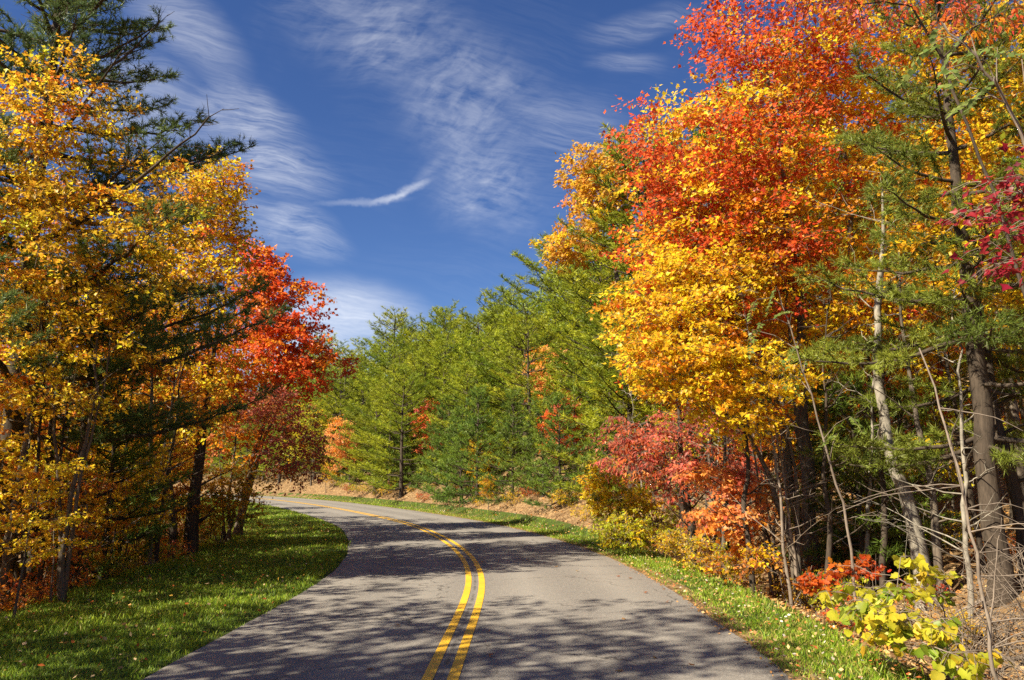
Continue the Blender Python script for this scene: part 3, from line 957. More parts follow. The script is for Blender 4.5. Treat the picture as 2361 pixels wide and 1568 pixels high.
def litter(name, label, n, s0, s1, y0, y1, seed, cols, power=0.9, size=0.085, lift=0.02, zf=None, dens=None):
    rng = np.random.default_rng(seed)
    xy, s, i = scatter_band(rng, n, s0, s1, y0, y1, power)
    if dens is not None:
        k = rng.random(len(xy)) < dens(xy, s); xy, s = xy[k], s[k]
    n = len(xy)
    z = terrain(xy[:, 0], xy[:, 1]) if zf is None else zf(xy[:, 0], xy[:, 1], s)
    P = np.concatenate([xy, (z + lift * (0.4 + 1.2 * rng.random(n)))[:, None]], 1)
    D = rng.standard_normal((n, 3)) * np.array([1, 1, .35]); N = np.array([0, 0, 1.0]) + rng.standard_normal((n, 3)) * 0.45
    C = np.array(cols)[rng.integers(0, len(cols), n)] * (0.6 + 0.7 * rng.random((n, 1)))
    V, L, T, CC = leaf_arrays(P, D, N, size * (0.6 + 0.7 * rng.random(n)), C, T_FAR)
    me = build_mesh(name, V, L, T, M_LITTER, CC)
    o = link(name, me); set_tags(o, label, 'leaf litter', kind='stuff'); return o
BRN = [(.34, .20, .085), (.42, .27, .12), (.26, .14, .06), (.48, .33, .17), (.36, .17, .05), (.20, .11, .05)]
litter('leaf_litter', 'dry tan leaf litter covering the bank and forest floor on the right', 62000, W_R + 1.1, W_R + 13, 2, 75, 51, BRN + [(.45, .2, .04)])
litter('leaf_litter', 'brown leaf litter under the trees left of the verge', 26000, -16, -W_L - 3.2, 3, 60, 52, BRN + [(.5, .26, .03), (.45, .16, .03)])
litter('fallen_leaves', 'fallen leaves scattered in the grass left of the road', 1100, -6.4, -W_L - 0.05, 4, 40, 53, [(.45, .25, .08), (.5, .3, .05), (.45, .12, .03), (.5, .36, .2)], 1.1, 0.055, 0.09, zverge_l)
litter('fallen_leaves', 'pale and brown fallen leaves scattered in the grass right of the road', 1700, W_R - .02, W_R + 1.5, 4, 40, 54, [(.58, .53, .45), (.5, .33, .15), (.45, .25, .08), (.5, .36, .16), (.45, .14, .04)], 1.2, 0.045, 0.09, zverge_r)
litter('leaf_drift', 'orange pine needles and leaf bits lodged along the right road edge', 5000, W_R - .22, W_R + .22, 4, 40, 55, [(.42, .20, .06), (.36, .17, .05), (.48, .28, .10)], 1.2, 0.035, 0.006, lambda x, y, s: np.maximum(zroad(x, y, s), -0.005) + 0.004, lambda xy, s: np.exp(-((s - W_R - .02) / .11) ** 2) * np.clip(0.4 + 0.6 * vnoise(xy[:, 0], xy[:, 1], 1.0, 77), 0.05, 1))

# ------------------------------------------------------------------ unique trees
def base_at(x, y):
    return np.array([x, y, gz(x, y) - 0.05])

def box(b, x0, y0, x1, y1, d, n, depth=1.0, dd=0.0, shell=0.42):
    """crown lobe (centre and radii in metres relative to base b) that spans a measured outline at distance d"""
    d = d + dd
    p = at((x0 + x1) / 2, (y0 + y1) / 2, d)
    rx = (x1 - x0) / 2 / F_PX * d; rz = (y1 - y0) / 2 / F_PX * d
    return (p - b, (rx, rx * depth, rz), n, shell)

CAMP = np.array([0, 0, CAM_H])

# --- left: tall pine with cones
b = base_at(-8.75, 14.0)
proto = make_pine(101, 15.0, 0.20, 3.2, 4.55, sp=0.62, nb=(4, 6), prof=0.55, tuft=0.14, needles=14, nw=0.0066, sec_step=0.20, ter_step=0.12, flat=.9, bush=3,
                  colA=(.055, .095, .026), colB=(.14, .19, .032), cones=0.18, dead=0.22, gap=0.10, up_lo=2, up_hi=40, bark=M_BARK_DARK, asym=(-0.4, 0.10))
plant(proto, 'pine_tree', 'tall dark pine with cones whose boughs reach over the left trees', 'tree', b, 0.4)

# --- left: near yellow maple with upright stems
b = base_at(-7.0, 12.9)
proto = make_broadleaf(102, [[(0, 0, 0), (-.1, 0, 1.5), (0.05, .1, 3.2), (-.1, 0, 5.6)], [(0, 0, 0), (.25, .1, 2.2), (.6, .2, 4.8)], [(0, 0, 0), (-.35, .2, 2.0), (-.7, .3, 5.0)]], 0.055,
                       [box(b, -60, 90, 270, 520, 12.9, 105, 1.0), box(b, -140, 380, 420, 780, 12.9, 150, 0.8), box(b, -120, 640, 330, 960, 12.9, 75, .8), box(b, 250, 330, 470, 650, 12.9, 40, 1.0)],
                       pal([(5, YEL), (4, GOLD), (1, LEMON), (1.2, ORA), (.5, LIME)]), leaf='mid', size=.080, twigs=6, per_twig=10, cr=.42, slope=.9, droop=.3, bark=M_BARK, single=250, view=CAMP - b)
plant(proto, 'maple_tree', 'bright yellow maple with several upright stems in front of the dark pine', 'tree', b)

# --- left: orange and yellow maple behind
b = base_at(-8.25, 21)
proto = make_broadleaf(103, [[(0, 0, 0), (.05, 0, 3), (.3, 0, 6), (.6, 0, 8)]], 0.14,
                       [box(b, 420, 330, 575, 640, 20, 120), box(b, 330, 480, 592, 820, 20, 150, .9), box(b, 330, 760, 560, 1010, 20, 80, .9)],
                       pal([(4, YEL), (3, GOLD), (2.5, ORA), (1, OLIVE), (.4, RED)]), leaf='far', size=.105, twigs=6, per_twig=7, cr=.42, slope=.8, bark=M_BARK_DARK)
plant(proto, 'maple_tree', 'golden orange maple with a straight dark trunk at the edge of the left verge', 'tree', b)
b = base_at(-8.9, 20.2)
proto = make_broadleaf(104, [[(0, 0, 0), (.05, 0, 2), (.0, 0, 5.5)]], 0.11, [box(b, 200, 560, 480, 900, 20.5, 120), box(b, 240, 850, 470, 1080, 20, 60)],
                       pal([(4, GOLD), (2, ORA), (2, YEL)]), leaf='far', size=.10, twigs=5, per_twig=7, cr=.42, slope=.8, bark=M_BARK_DARK)
plant(proto, 'maple_tree', 'slim amber maple with a dark leaning trunk beside the golden maple', 'tree', b)

# --- left: red maple at the bend
b = base_at(-8.9, 26.5)
proto = make_broadleaf(105, [[(0, 0, 0), (.2, 0, 2), (1.0, 0, 4.5), (1.3, 0, 8.0)], [(0, 0, 0), (.6, .1, 3), (2.2, .2, 6.4)]], 0.12,
                       [box(b, 560, 535, 650, 740, 26, 60), box(b, 540, 610, 745, 850, 26, 160, 1), box(b, 480, 750, 800, 940, 26, 160, .9)],
                       (lambda P, rng: (lambda t: np.where((rng.random(len(P)) < t)[:, None], np.array((.68, .095, .018)) * (0.85 + 0.3 * rng.random((len(P), 1))), np.where((rng.random(len(P)) < .55)[:, None], ORA, np.array((.70, .15, .015)))))
                        (0.35 + 0.35 * (P[:, 0] > P[:, 0].mean()))),
                       leaf='far', size=.125, twigs=6, per_twig=8, cr=.42, slope=.7, bark=M_BARK)
plant(proto, 'maple_tree', 'flaming red and orange maple at the inside of the bend against the sky', 'tree', b)
# orange lower neighbour
b = base_at(-9.8, 24.5)
proto = make_broadleaf(106, [[(0, 0, 0), (.2, 0, 2), (.4, 0, 6)]], 0.10, [box(b, 420, 740, 600, 930, 24.5, 90), box(b, 440, 880, 620, 1060, 24.5, 60)],
                       pal([(3, ORA), (2, GOLD), (1, SAL)]), leaf='far', size=.115, twigs=5, per_twig=8, cr=.42, slope=.7)
plant(proto, 'maple_tree', 'orange maple tucked below and left of the flaming red maple', 'tree', b)
# maroon dogwood
b = base_at(-8.4, 24.0)
proto = make_broadleaf(107, [[(0, 0, 0), (.2, 0, 1.2), (.8, 0, 2.6)], [(0, 0, 0), (-.3, .2, 1.5), (-.5, .2, 3)]], 0.06,
                       [box(b, 560, 890, 700, 1000, 23.5, 60), box(b, 590, 960, 755, 1110, 23.5, 80)],
                       pal([(4, MAR), (1.5, RUST), (1.2, np.array((.45, .10, .03))), (.5, ORA)]), leaf='far', size=.095, twigs=6, per_twig=6, cr=.40, flat=.2, slope=.25, droop=.4)
plant(proto, 'dogwood_tree', 'dull maroon dogwood hanging over the verge below the red maple', 'tree', b)
# yellow shrub on the verge at the bend
b = base_at(-8.2, 23.0)
proto = make_broadleaf(108, [[(0, 0, 0), (.1, 0, .8), (.2, 0, 1.6)], [(0, 0, 0), (-.4, 0, .8), (-.8, 0, 1.6)], [(0, 0, 0), (.4, -.2, .6), (.6, -.3, 1.1)]], 0.025,
                       [box(b, 500, 1060, 605, 1210, 22.5, 70), box(b, 440, 1100, 540, 1230, 22.5, 40)], pal([(3, GOLD), (2, OLIVE), (2, YEL)]), leaf='far', size=.08, twigs=5, per_twig=7, cr=.30, slope=1, bark=M_TWIG)
plant(proto, 'shrub', 'golden shrub at the verge edge where the road disappears', 'shrub', b, part=('stems', 'foliage'))

# --- right: great red and orange maple
b = base_at(5.55, 15.3)
def c_great(P, rng):
    n = len(P)
    # red on the outer and upper side that the sun reaches, yellow inside and below
    e = (-(P[:, 0] - P[:, 0].mean()) / 2.6) * 0.55 + (P[:, 2] - 6.3) / 7.0 + 0.34 * vnoise(P[:, 0], P[:, 2] * 1.6, 2.1, 5) + 0.24 * rng.standard_normal(n)
    out_ = np.zeros((n, 3))
    r1 = e > 0.30; r2 = (e > 0.0) & ~r1; r3 = (e > -.28) & ~r1 & ~r2
    out_[:] = YEL
    out_[r3] = np.array((.72, .30, .012)); out_[r2] = ORA; out_[r1] = np.array((.62, .085, .018))
    m = rng.random(n) < 0.24; out_[m] = np.array((.76, .40, .014))
    m = rng.random(n) < 0.12; out_[m] = YEL
    m = rng.random(n) < 0.12; out_[m] = np.array((.60, .07, .02))
    return out_
proto = make_broadleaf(110, [[(0, 0, 0), (.05, 0, 2.5), (.1, .1, 5), (-.2, 0, 8), (-.5, 0, 11)], [(0.0, 0, .3), (-.35, .1, 3), (-1.2, 0, 6), (-2.0, 0, 8)]], 0.15,
                       [box(b, 1640, -420, 2200, 60, 15.3, 90, .8), box(b, 1580, -80, 2060, 330, 15.3, 190, .8), box(b, 1430, 220, 1960, 560, 15, 260, .8), box(b, 1420, 440, 1900, 700, 15, 180, .8), box(b, 1850, -120, 2400, 280, 15.8, 130, .8), box(b, 1840, 230, 2330, 600, 16, 130, .8), box(b, 1800, 600, 2250, 900, 16, 90, .8), box(b, 1430, 620, 1800, 880, 14.6, 60, .8), box(b, 1560, 600, 2000, 820, 15.6, 80, .8)],
                       c_great, leaf='mid', size=.094, twigs=6, per_twig=8, cr=.48, slope=.75, droop=.35, bark=M_BARK, single=280, view=CAMP - b)
plant(proto, 'maple_tree', 'great red, orange and yellow maple filling the upper right of the view', 'tree', b)

# --- right: lower yellow maple leaning over the verge
b = base_at(4.9, 14.0)
proto = make_broadleaf(111, [[(0, 0, 0), (-.15, 0, 1.4), (-.6, -.1, 2.8), (-1.5, -.3, 4.2)], [(0, 0, 0), (.1, .1, 2), (-.2, .2, 4.2)]], 0.075,
                       [box(b, 1390, 650, 1680, 850, 13.5, 72, .9), box(b, 1440, 740, 1770, 940, 13.3, 92, .9), box(b, 1600, 800, 1840, 1010, 13.0, 60, .9), box(b, 1480, 560, 1740, 760, 13.8, 70, .9)],
                       pal([(5, YEL), (2.5, LEMON), (2, GOLD), (1.3, ORA)]), leaf='mid', size=.090, twigs=6, per_twig=8, cr=.42, flat=.14, slope=.45, droop=.3, bark=M_BARK, single=280, view=CAMP - b)
plant(proto, 'maple_tree', 'lemon yellow maple leaning out over the road edge below the great maple', 'tree', b)

# --- right: golden oak behind
b = base_at(4.4, 31.0)
proto = make_broadleaf(112, [[(0, 0, 0), (-.1, 0, 4), (-.3, 0, 9), (-.6, 0, 13)]], 0.2,
                       [box(b, 1300, 320, 1490, 470, 31, 100), box(b, 1290, 400, 1500, 540, 31, 100), box(b, 1245, 510, 1400, 620, 31, 60)],
                       pal([(4, np.array((.68, .37, .04))), (2, GOLD), (1, YEL), (.5, SAL)]), leaf='far', size=.15, twigs=6, per_twig=8, cr=.42, slope=.9, bark=M_BARK, flat=.6)
plant(proto, 'oak_tree', 'golden brown oak rising against the sky behind the red maple', 'tree', b)

# --- right: near pine with fresh green needles
b = base_at(6.85, 11.6)
proto = make_pine(113, 10.0, 0.16, 2.3, 2.55, sp=0.62, nb=(4, 6), prof=0.45, tuft=0.125, needles=15, nw=0.0054, sec_step=0.19, ter_step=0.11, flat=1.0, bush=4, colA=(.10, .15, .020), colB=(.23, .28, .032),
                  dead=0.04, gap=0.16, up_lo=-6, up_hi=38, bark=M_BARK_DARK, asym=(3.6, 0.05))
plant(proto, 'pine_tree', 'green pine with a dark straight trunk among the right-hand maples', 'tree', b, 2.2)

# --- right: pale grey trunk tree
b = base_at(6.35, 12.7)
proto = make_broadleaf(114, [[(0, 0, 0), (-.05, 0, 1.2), (-.35, .1, 2.6), (-.40, .2, 4.2), (0.1, .5, 7)]], 0.13, [((0.6, 1.8, 6.6), (1.7, 1.2, 1.6), 60, .42)],
                       pal([(3, GOLD), (2, ORA), (1.5, YEL)]), leaf='mid', size=.085, twigs=5, per_twig=6, cr=.42, bark=M_BARK_PALE)
plant(proto, 'beech_tree', 'smooth pale grey trunk lit from the left behind the large-leaved bush', 'tree', b)

# --- right: dogwood, purple red
b = base_at(4.35, 17.6)
proto = make_broadleaf(115, [[(0, 0, 0), (-.2, 0, 1.0), (-.9, 0, 2.2)], [(0, 0, 0), (.1, .1, 1.4), (.3, .2, 2.9)], [(0, 0, 0), (-.4, -.2, .8), (-1.1, -.4, 1.5)]], 0.05,
                       [box(b, 1395, 960, 1570, 1090, 17.4, 66), box(b, 1450, 1020, 1740, 1130, 17.2, 70), box(b, 1500, 940, 1700, 1030, 17.6, 36)],
                       pal([(3, PINKRED), (2.5, MAR), (1.2, np.array((.52, .10, .03))), (.5, SAL)]), leaf='oval', size=.11, twigs=5, per_twig=6, cr=.38, flat=.16, slope=.2, droop=.7, bark=M_TWIG, single=120, view=CAMP - b)
plant(proto, 'dogwood_tree', 'purplish red dogwood with drooping leaves beyond the lemon yellow maple', 'tree', b)
# --- right: salmon sapling
b = base_at(4.75, 14.6)
proto = make_broadleaf(116, [[(0, 0, 0), (-.1, 0, 1.0), (-.5, 0, 2.2)]], 0.035, [box(b, 1590, 1150, 1740, 1215, 14.2, 34), box(b, 1650, 1080, 1765, 1160, 14.2, 26), box(b, 1560, 1060, 1680, 1110, 14.6, 18), box(b, 1690, 1200, 1740, 1280, 14.2, 10)],
                       pal([(4, SAL), (1.5, PINKRED), (1, ORA)]), leaf='mid', size=.095, twigs=5, per_twig=6, cr=.26, flat=.15, slope=.3, droop=.5, bark=M_BARK_DARK, single=150, view=CAMP - b)
plant(proto, 'maple_sapling', 'salmon pink maple sapling with layered sprays under the yellow maple', 'tree', b)
# --- right: yellow thicket at the foot of the pines
b = base_at(4.1, 22.8)
proto = make_broadleaf(117, [[(0, 0, 0), (-.2, 0, 1.2), (-.5, 0, 2.6)], [(0, 0, 0), (.3, .2, 1.2), (.5, .2, 2.2)], [(0, 0, 0), (-.5, -.2, .8), (-.8, -.2, 1.5)]], 0.03,
                       [box(b, 1345, 1040, 1430, 1180, 22.8, 44), box(b, 1400, 1100, 1510, 1230, 22.3, 50)], pal([(3, YEL), (2, GOLD), (2, OLIVE)]), leaf='far', size=.12, twigs=5, per_twig=7, cr=.32, droop=.6, slope=1, bark=M_TWIG)
plant(proto, 'shrub', 'tall yellow shrub between the pine slope and the purplish dogwood', 'shrub', b, part=('stems', 'foliage'))
b = base_at(3.5, 19.2)
proto = make_broadleaf(118, [[(0, 0, 0), (-.1, 0, .4), (-.3, 0, .8)], [(0, 0, 0), (.3, .1, .5), (.4, .1, .8)]], 0.015,
                       [box(b, 1375, 1195, 1500, 1262, 18.8, 60), box(b, 1450, 1180, 1560, 1262, 18.6, 30)], pal([(4, LIME), (2, np.array((.55, .5, .02))), (1, YEL)]), leaf='oval', size=.08, twigs=5, per_twig=7, cr=.2, slope=1, bark=M_TWIG)
plant(proto, 'shrub', 'low lime green shrub at the right verge edge', 'shrub', b, part=('stems', 'foliage'))
b = base_at(4.1, 17.0)
proto = make_broadleaf(119, [[(0, 0, 0), (-.1, 0, .3), (-.3, 0, .6)], [(0, 0, 0), (.3, .1, .4), (.4, .1, .6)]], 0.012,
                       [box(b, 1520, 1225, 1600, 1275, 16.4, 30), box(b, 1560, 1240, 1680, 1310, 16.0, 36)], pal([(3, LEMON), (2, LIME), (1, RUST)]), leaf='oval', size=.07, twigs=5, per_twig=6, cr=.18, slope=1, bark=M_TWIG)
plant(proto, 'shrub', 'small lemon yellow shrub below the dogwood at the grass edge', 'shrub', b, part=('stems', 'foliage'))
b = base_at(4.35, 11.6)
proto = make_broadleaf(120, [[(0, 0, 0), (-.1, 0, .3), (-.3, 0, .6)], [(0, 0, 0), (.3, .1, .4), (.5, .1, .6)]], 0.012,
                       [box(b, 1840, 1325, 1940, 1362, 11.4, 12), box(b, 1910, 1290, 2030, 1335, 11.6, 12)], pal([(2, RED * .8), (3, np.array((.55, .14, .02))), (1, ORA), (1, RUST)]), leaf='maple', size=.085, twigs=4, per_twig=4, cr=.18, flat=.15, slope=.6, bark=M_TWIG, single=120, view=CAMP - b)
plant(proto, 'maple_seedling', 'low red maple seedling behind the large-leaved yellow bush', 'shrub', b, part=('stems', 'foliage'))
b = base_at(4.5, 13.4)
proto = make_broadleaf(121, [[(0, 0, 0), (-.1, 0, .4), (-.2, 0, .8)], [(0, 0, 0), (.3, .1, .4), (.4, .1, .7)]], 0.012,
                       [box(b, 1700, 1250, 1790, 1320, 13.4, 20), box(b, 1610, 1270, 1710, 1325, 14, 20)], pal([(3, RUST), (3, GOLD), (1, SAL), (1, OLIVE)]), leaf='mid', size=.07, twigs=4, per_twig=5, cr=.2, slope=.6, bark=M_TWIG)
plant(proto, 'shrub', 'rusty red undergrowth at the foot of the yellow maple', 'shrub', b, part=('stems', 'foliage'))

# --- right foreground: large-leaved yellow green bush (each leaf a part)
b = base_at(4.15, 8.0)
proto = make_broadleaf(122, [[(0, 0, 0), (-.2, 0, .45), (-.6, -.1, .8)], [(0, 0, 0), (.1, .1, .6), (-.1, .2, 1.1)], [(0, 0, 0), (.2, -.2, .3), (.5, -.4, .45)], [(0, 0, 0), (-.3, -.3, .3), (-.7, -.4, .5)]], 0.014,
                       [box(b, 1910, 1345, 2090, 1420, 7.8, 14, .9), box(b, 2000, 1400, 2190, 1485, 7.5, 17, .9), box(b, 2040, 1285, 2180, 1400, 8.0, 12, .9), box(b, 2160, 1460, 2270, 1530, 7.1, 6, .9)],
                       pal([(3, np.array((.58, .52, .04))), (3, np.array((.38, .43, .03))), (1.2, np.array((.62, .40, .03))), (2, np.array((.22, .30, .03)))]), leaf='tulip', size=.095, twigs=4, per_twig=3, cr=.20, flat=.2, slope=.5, droop=.8,
                       bark=M_TWIG, jitter=.06, single=300, view=CAMP - b, up=.8)
plant(proto, 'large_leaved_bush', 'large-leaved yellow green bush at the right front edge of the grass', 'bush', b, part=('stems', 'foliage'))

# --- right edge: crimson leaves on a thin tree just outside the frame
b = base_at(5.0, 6.6)
proto = make_broadleaf(123, [[(0, 0, 0), (-.05, 0, 2), (-.2, 0, 4), (-.4, 0, 6)]], 0.04,
                       [box(b, 2240, 390, 2420, 520, 6.3, 14, .8), box(b, 2300, 480, 2460, 680, 6.2, 14, .8), box(b, 2380, 250, 2600, 420, 6.4, 14, .8)],
                       pal([(4, np.array((.27, .014, .024))), (3, np.array((.33, .02, .025))), (1, np.array((.24, .06, .08)))]), leaf='mid', size=.085, twigs=4, per_twig=3, cr=.30, flat=.25, slope=.3, droop=.35, bark=M_TWIG, jitter=.2, single=300, view=CAMP - b)
plant(proto, 'sourwood_tree', 'crimson leaves on thin twigs at the right edge of the view', 'tree', b)
# reddish leaves across the top right corner
b = base_at(6.2, 9.0)
proto = make_broadleaf(124, [[(0, 0, 0), (-.05, 0, 2.5), (-.3, 0, 5), (-.9, 0, 7)]], 0.05,
                       [box(b, 2060, -60, 2420, 90, 8.6, 34, .8), box(b, 1800, -120, 2120, 60, 8.8, 26, .8)],
                       pal([(3, RED), (2, PINKRED), (2, ORA), (1, MAR)]), leaf='oval', size=.085, twigs=4, per_twig=4, cr=.24, flat=.3, slope=.4, droop=.9, bark=M_BARK_DARK, jitter=.2, single=150, view=CAMP - b)
plant(proto, 'sourwood_tree', 'pinkish red drooping leaves hanging across the top right corner', 'tree', b)

# --- right: black locust saplings with compound leaves
M_LEAFLET = build_mesh('leaflet', T_OVAL[0] * np.array([1.5, 1, .8]), T_OVAL[1].reshape(-1), np.full(4, 3), M_LEAF, np.repeat(np.array([[.15, .23, .05]]), 5, 0))
M_LEAFLET2 = build_mesh('leaflet', T_OVAL[0] * np.array([1.5, 1, .8]), T_OVAL[1].reshape(-1), np.full(4, 3), M_LEAF, np.repeat(np.array([[.20, .26, .05]]), 5, 0))
def locust(label, b, trunk_pts, fronds, seed, lsize, pairs=7):
    """slim stem with a few long compound leaves, every leaflet its own piece"""
    rng = np.random.default_rng(seed)
    e = link('locust_sapling', None); e.location = tuple(b); set_tags(e, label, 'sapling')
    tp = np.array(trunk_pts, float) - b
    n = 16; q = np.linspace(0, 1, len(tp)); u = np.linspace(0, 1, n)
    tp = np.stack([np.interp(u, q, tp[:, i]) for i in range(3)], 1); tp[1:-1] += rng.standard_normal((n - 2, 3)) * .02
    chains = [(tp, .022 * (1 - .8 * u) + .003, 6)]
    pieces = []
    for (p, d, ln) in fronds:
        p = np.array(p) - b; d = norm(np.array(d, float))
        j = int(np.argmin(np.linalg.norm(tp - p + np.array([0, 0, .3]), axis=1)))
        mid = (tp[j] + p) / 2 + np.array([0, 0, .06])
        chains.append((np.array([tp[j], mid, p]), np.array([.008, .005, .003]), 4))
        t = np.linspace(0, 1, 7); pts = p + d * (ln * t)[:, None] + np.array([0, 0, -.30 * ln]) * (t ** 2)[:, None]
        chains.append((pts, .0022 * (1 - .6 * t), 3))
        sd = norm(np.cross(d, [0, 0, 1.0])); 
        for i in range(pairs):
            tt = .18 + .8 * i / (pairs - 1)
            c = np.array([np.interp(tt, t, pts[:, k]) for k in range(3)])
            for sg in (-1, 1):
                pieces.append((c, norm(sd * sg + d * .35 + np.array([0, 0, -.30 + .25 * rng.normal()])), norm(np.array([0, 0, 1.]) + rng.standard_normal(3) * .45), lsize * (.8 + .35 * rng.random())))
        pieces.append((pts[-1], d, np.array([0, 0, 1.]), lsize))
    V, L, T = tubes(chains)
    link('trunk', build_mesh('trunk', V, L, T, M_TWIG, smooth=True), e)
    for (c, d, nn, s_) in pieces:
        Wd, D, N2 = leaf_frames(d[None], nn[None])
        o = link('leaflet', M_LEAFLET if rng.random() < .6 else M_LEAFLET2, e)
        mt = np.eye(4); mt[:3, 0] = Wd[0] * s_; mt[:3, 1] = D[0] * s_; mt[:3, 2] = N2[0] * s_; mt[:3, 3] = c
        o.matrix_local = Matrix(mt.tolist())
    return e
rg = np.random.default_rng(77)
fr = []
for (px, py) in [(2150, 100), (2230, 70), (2260, 130), (2180, 160), (2290, 190), (2250, 230), (2210, 200), (2300, 110), (2170, 60)]:
    fr.append((at(px, py, 6.5 + rg.normal() * .25), (-.6 + .5 * rg.normal(), .4 * rg.normal() - .3, -.3 + .3 * rg.normal()), .30 + .08 * rg.random()))
b = base_at(5.3, 6.9)
locust('green locust sprig with paired leaflets in the top right corner', b, [b, b + [-.05, 0, 2], at(2400, 420, 6.75), at(2320, 230, 6.6), at(2250, 130, 6.5), at(2170, 50, 6.5)], fr, 5, .075)
fr = []
for (px, py) in [(1745, 690), (1790, 660), (1760, 740), (1830, 720), (1735, 760), (1840, 790), (1800, 820), (1860, 830), (1820, 860), (1960, 960), (1930, 1000)]:
    fr.append((at(px, py, 11.0 + rg.normal() * .3), (-.5 + .7 * rg.normal(), -.3 + .4 * rg.normal(), -.7 + .2 * rg.normal()), .30 + .08 * rg.random()))
b = base_at(4.75, 11.4)
locust('slender locust sapling with hanging green leaflets in front of the yellow maple', b, [b, b + [-.05, 0, 1.5], b + [-.4, -.1, 3], b + [-.9, -.3, 4.6]], fr, 6, .07, 8)

# ------------------------------------------------------------------ repeated trees (shared meshes)
def at_road(y, s):
    """world point s metres right of the centre line where that line passes y"""
    i = int(np.argmin(np.abs(RC[:, 1] - y)))
    p = RC[i] + RN[i] * s
    return float(p[0]), float(p[1])
def in_view(x, y, margin=1.5):
    return y > 3 and abs(x) < y * 0.645 + margin

PINE_A, PINE_B = (.125, .185, .010), (.38, .40, .018)
hill_pines = [make_pine(200 + k, H, .15, zb, L0, sp=.95, nb=(5, 6), prof=.38, tuft=.21, needles=8, nw=.0120, sec_step=.21, ter_step=.15, colA=PINE_A, colB=PINE_B, up_lo=4, up_hi=40, curve=.18, gap=.08, bark=M_BARK_DARK, flat=.45, bush=2, bare=.32)
              for k, (H, zb, L0) in enumerate([(9.6, .8, 3.2), (8.4, .6, 3.3), (10.4, 1.2, 3.0), (7.6, .5, 3.0)])]
young_pines = [make_pine(220 + k, H, .06, .25, L0, sp=.36, nb=(4, 5), prof=.8, tuft=.16, needles=9, nw=.009, sec_step=.16, ter_step=.11, colA=(.075, .135, .016), colB=(.16, .22, .022), up_lo=4, up_hi=48, bark=M_BARK_DARK)
               for k, (H, L0) in enumerate([(3.6, 1.3), (4.6, 1.6), (2.6, 1.1)])]
print('tufts', [p['tufts'] for p in hill_pines], [p['tufts'] for p in young_pines])

def fill_tree(seed, H, colour, size=.105, n=190, bark=None, r=.12, leaf='far', per=13):
    rng = np.random.default_rng(seed)
    a = rng.normal() * .5; c = rng.normal() * .5
    return make_broadleaf(seed, [[(0, 0, 0), (a * .3, c * .3, H * .4), (a, c, H * .9)]], r,
                          [((a, c, H * .72), (H * .20, H * .20, H * .26), int(n * .6), .42), ((a * .5 + .5, c * .5, H * .45), (H * .24, H * .22, H * .16), int(n * .4), .42)],
                          colour, leaf=leaf, size=size, twigs=5, per_twig=per, cr=.46, slope=.7, bark=bark or M_BARK, twig_draw=False)
fills = {
    'yellow': fill_tree(300, 9.5, pal([(4, YEL), (3, GOLD), (1, ORA)])),
    'orange': fill_tree(301, 9.0, pal([(3, ORA), (2, GOLD), (1, RED)]), bark=M_BARK_DARK),
    'amber': fill_tree(302, 10.5, pal([(3, GOLD), (2, RUST), (2, YEL), (1, OLIVE)])),
    'lime': fill_tree(303, 8.5, pal([(3, np.array((.36, .34, .02))), (2, OLIVE), (2, YEL)])),
    'thin': fill_tree(305, 9.5, pal([(3, GOLD), (2, YEL)]), n=95, per=9),
    'rust': fill_tree(304, 8.0, pal([(3, RUST), (2, MAR), (2, ORA)]), bark=M_BARK_DARK),
}
def sapling(seed, H, colour, size=.095, n=46, leaf='mid', flat=.15):
    rng = np.random.default_rng(seed)
    a, c = rng.normal(size=2) * .4
    bl = []
    for k in range(4):
        t = .45 + .17 * k; an = rng.random() * 6.28
        bl.append(((a * t + .35 * math.cos(an), c * t + .35 * math.sin(an), H * t), (H * .27 * (1.25 - t * .5), H * .27 * (1.25 - t * .5), H * .07), n // 4, .5))
    return make_broadleaf(seed, [[(0, 0, 0), (a * .4, c * .4, H * .5), (a, c, H * .97)]], .030, bl, colour, leaf=leaf, size=size, twigs=5, per_twig=6, cr=.34, flat=flat, slope=.4, droop=.35, bark=M_BARK, tip_r=.003)
small = {
    'red': fill_tree(330, 4.6, pal([(3, RED), (2, np.array((.62, .14, .02))), (1, PINKRED)]), n=60, r=.04, per=11),
    'salmon': fill_tree(331, 4.6, pal([(3, SAL), (2, np.array((.72, .36, .09))), (1, ORA)]), n=80, r=.04, per=11),
    'gold': fill_tree(332, 4.4, pal([(3, GOLD), (2, YEL), (1, RUST)]), n=60, r=.04, per=11),
    'lime': fill_tree(333, 5.0, pal([(3, np.array((.40, .40, .02))), (2, YEL), (1, OLIVE)]), n=80, r=.04, per=11),
}
saps = {
    'yellow': sapling(320, 3.8, pal([(4, YEL), (2, GOLD), (1, LEMON)])),
    'gold': sapling(321, 4.4, pal([(3, GOLD), (2, ORA), (1, YEL)])),
    'orange': sapling(322, 3.4, pal([(4, ORA), (1, SAL), (1, GOLD)])),
    'red': sapling(323, 3.0, pal([(3, RED), (2, np.array((.60, .12, .02))), (1, RUST)])),
    'rust': sapling(324, 4.0, pal([(3, RUST), (2, GOLD), (1, MAR)])),
    'salmon': sapling(326, 3.2, pal([(3, SAL), (1, np.array((.70, .36, .10))), (1, ORA)]), n=70),
    'lime': sapling(325, 3.0, pal([(3, LIME), (2, YEL), (1, OLIVE)])),
}
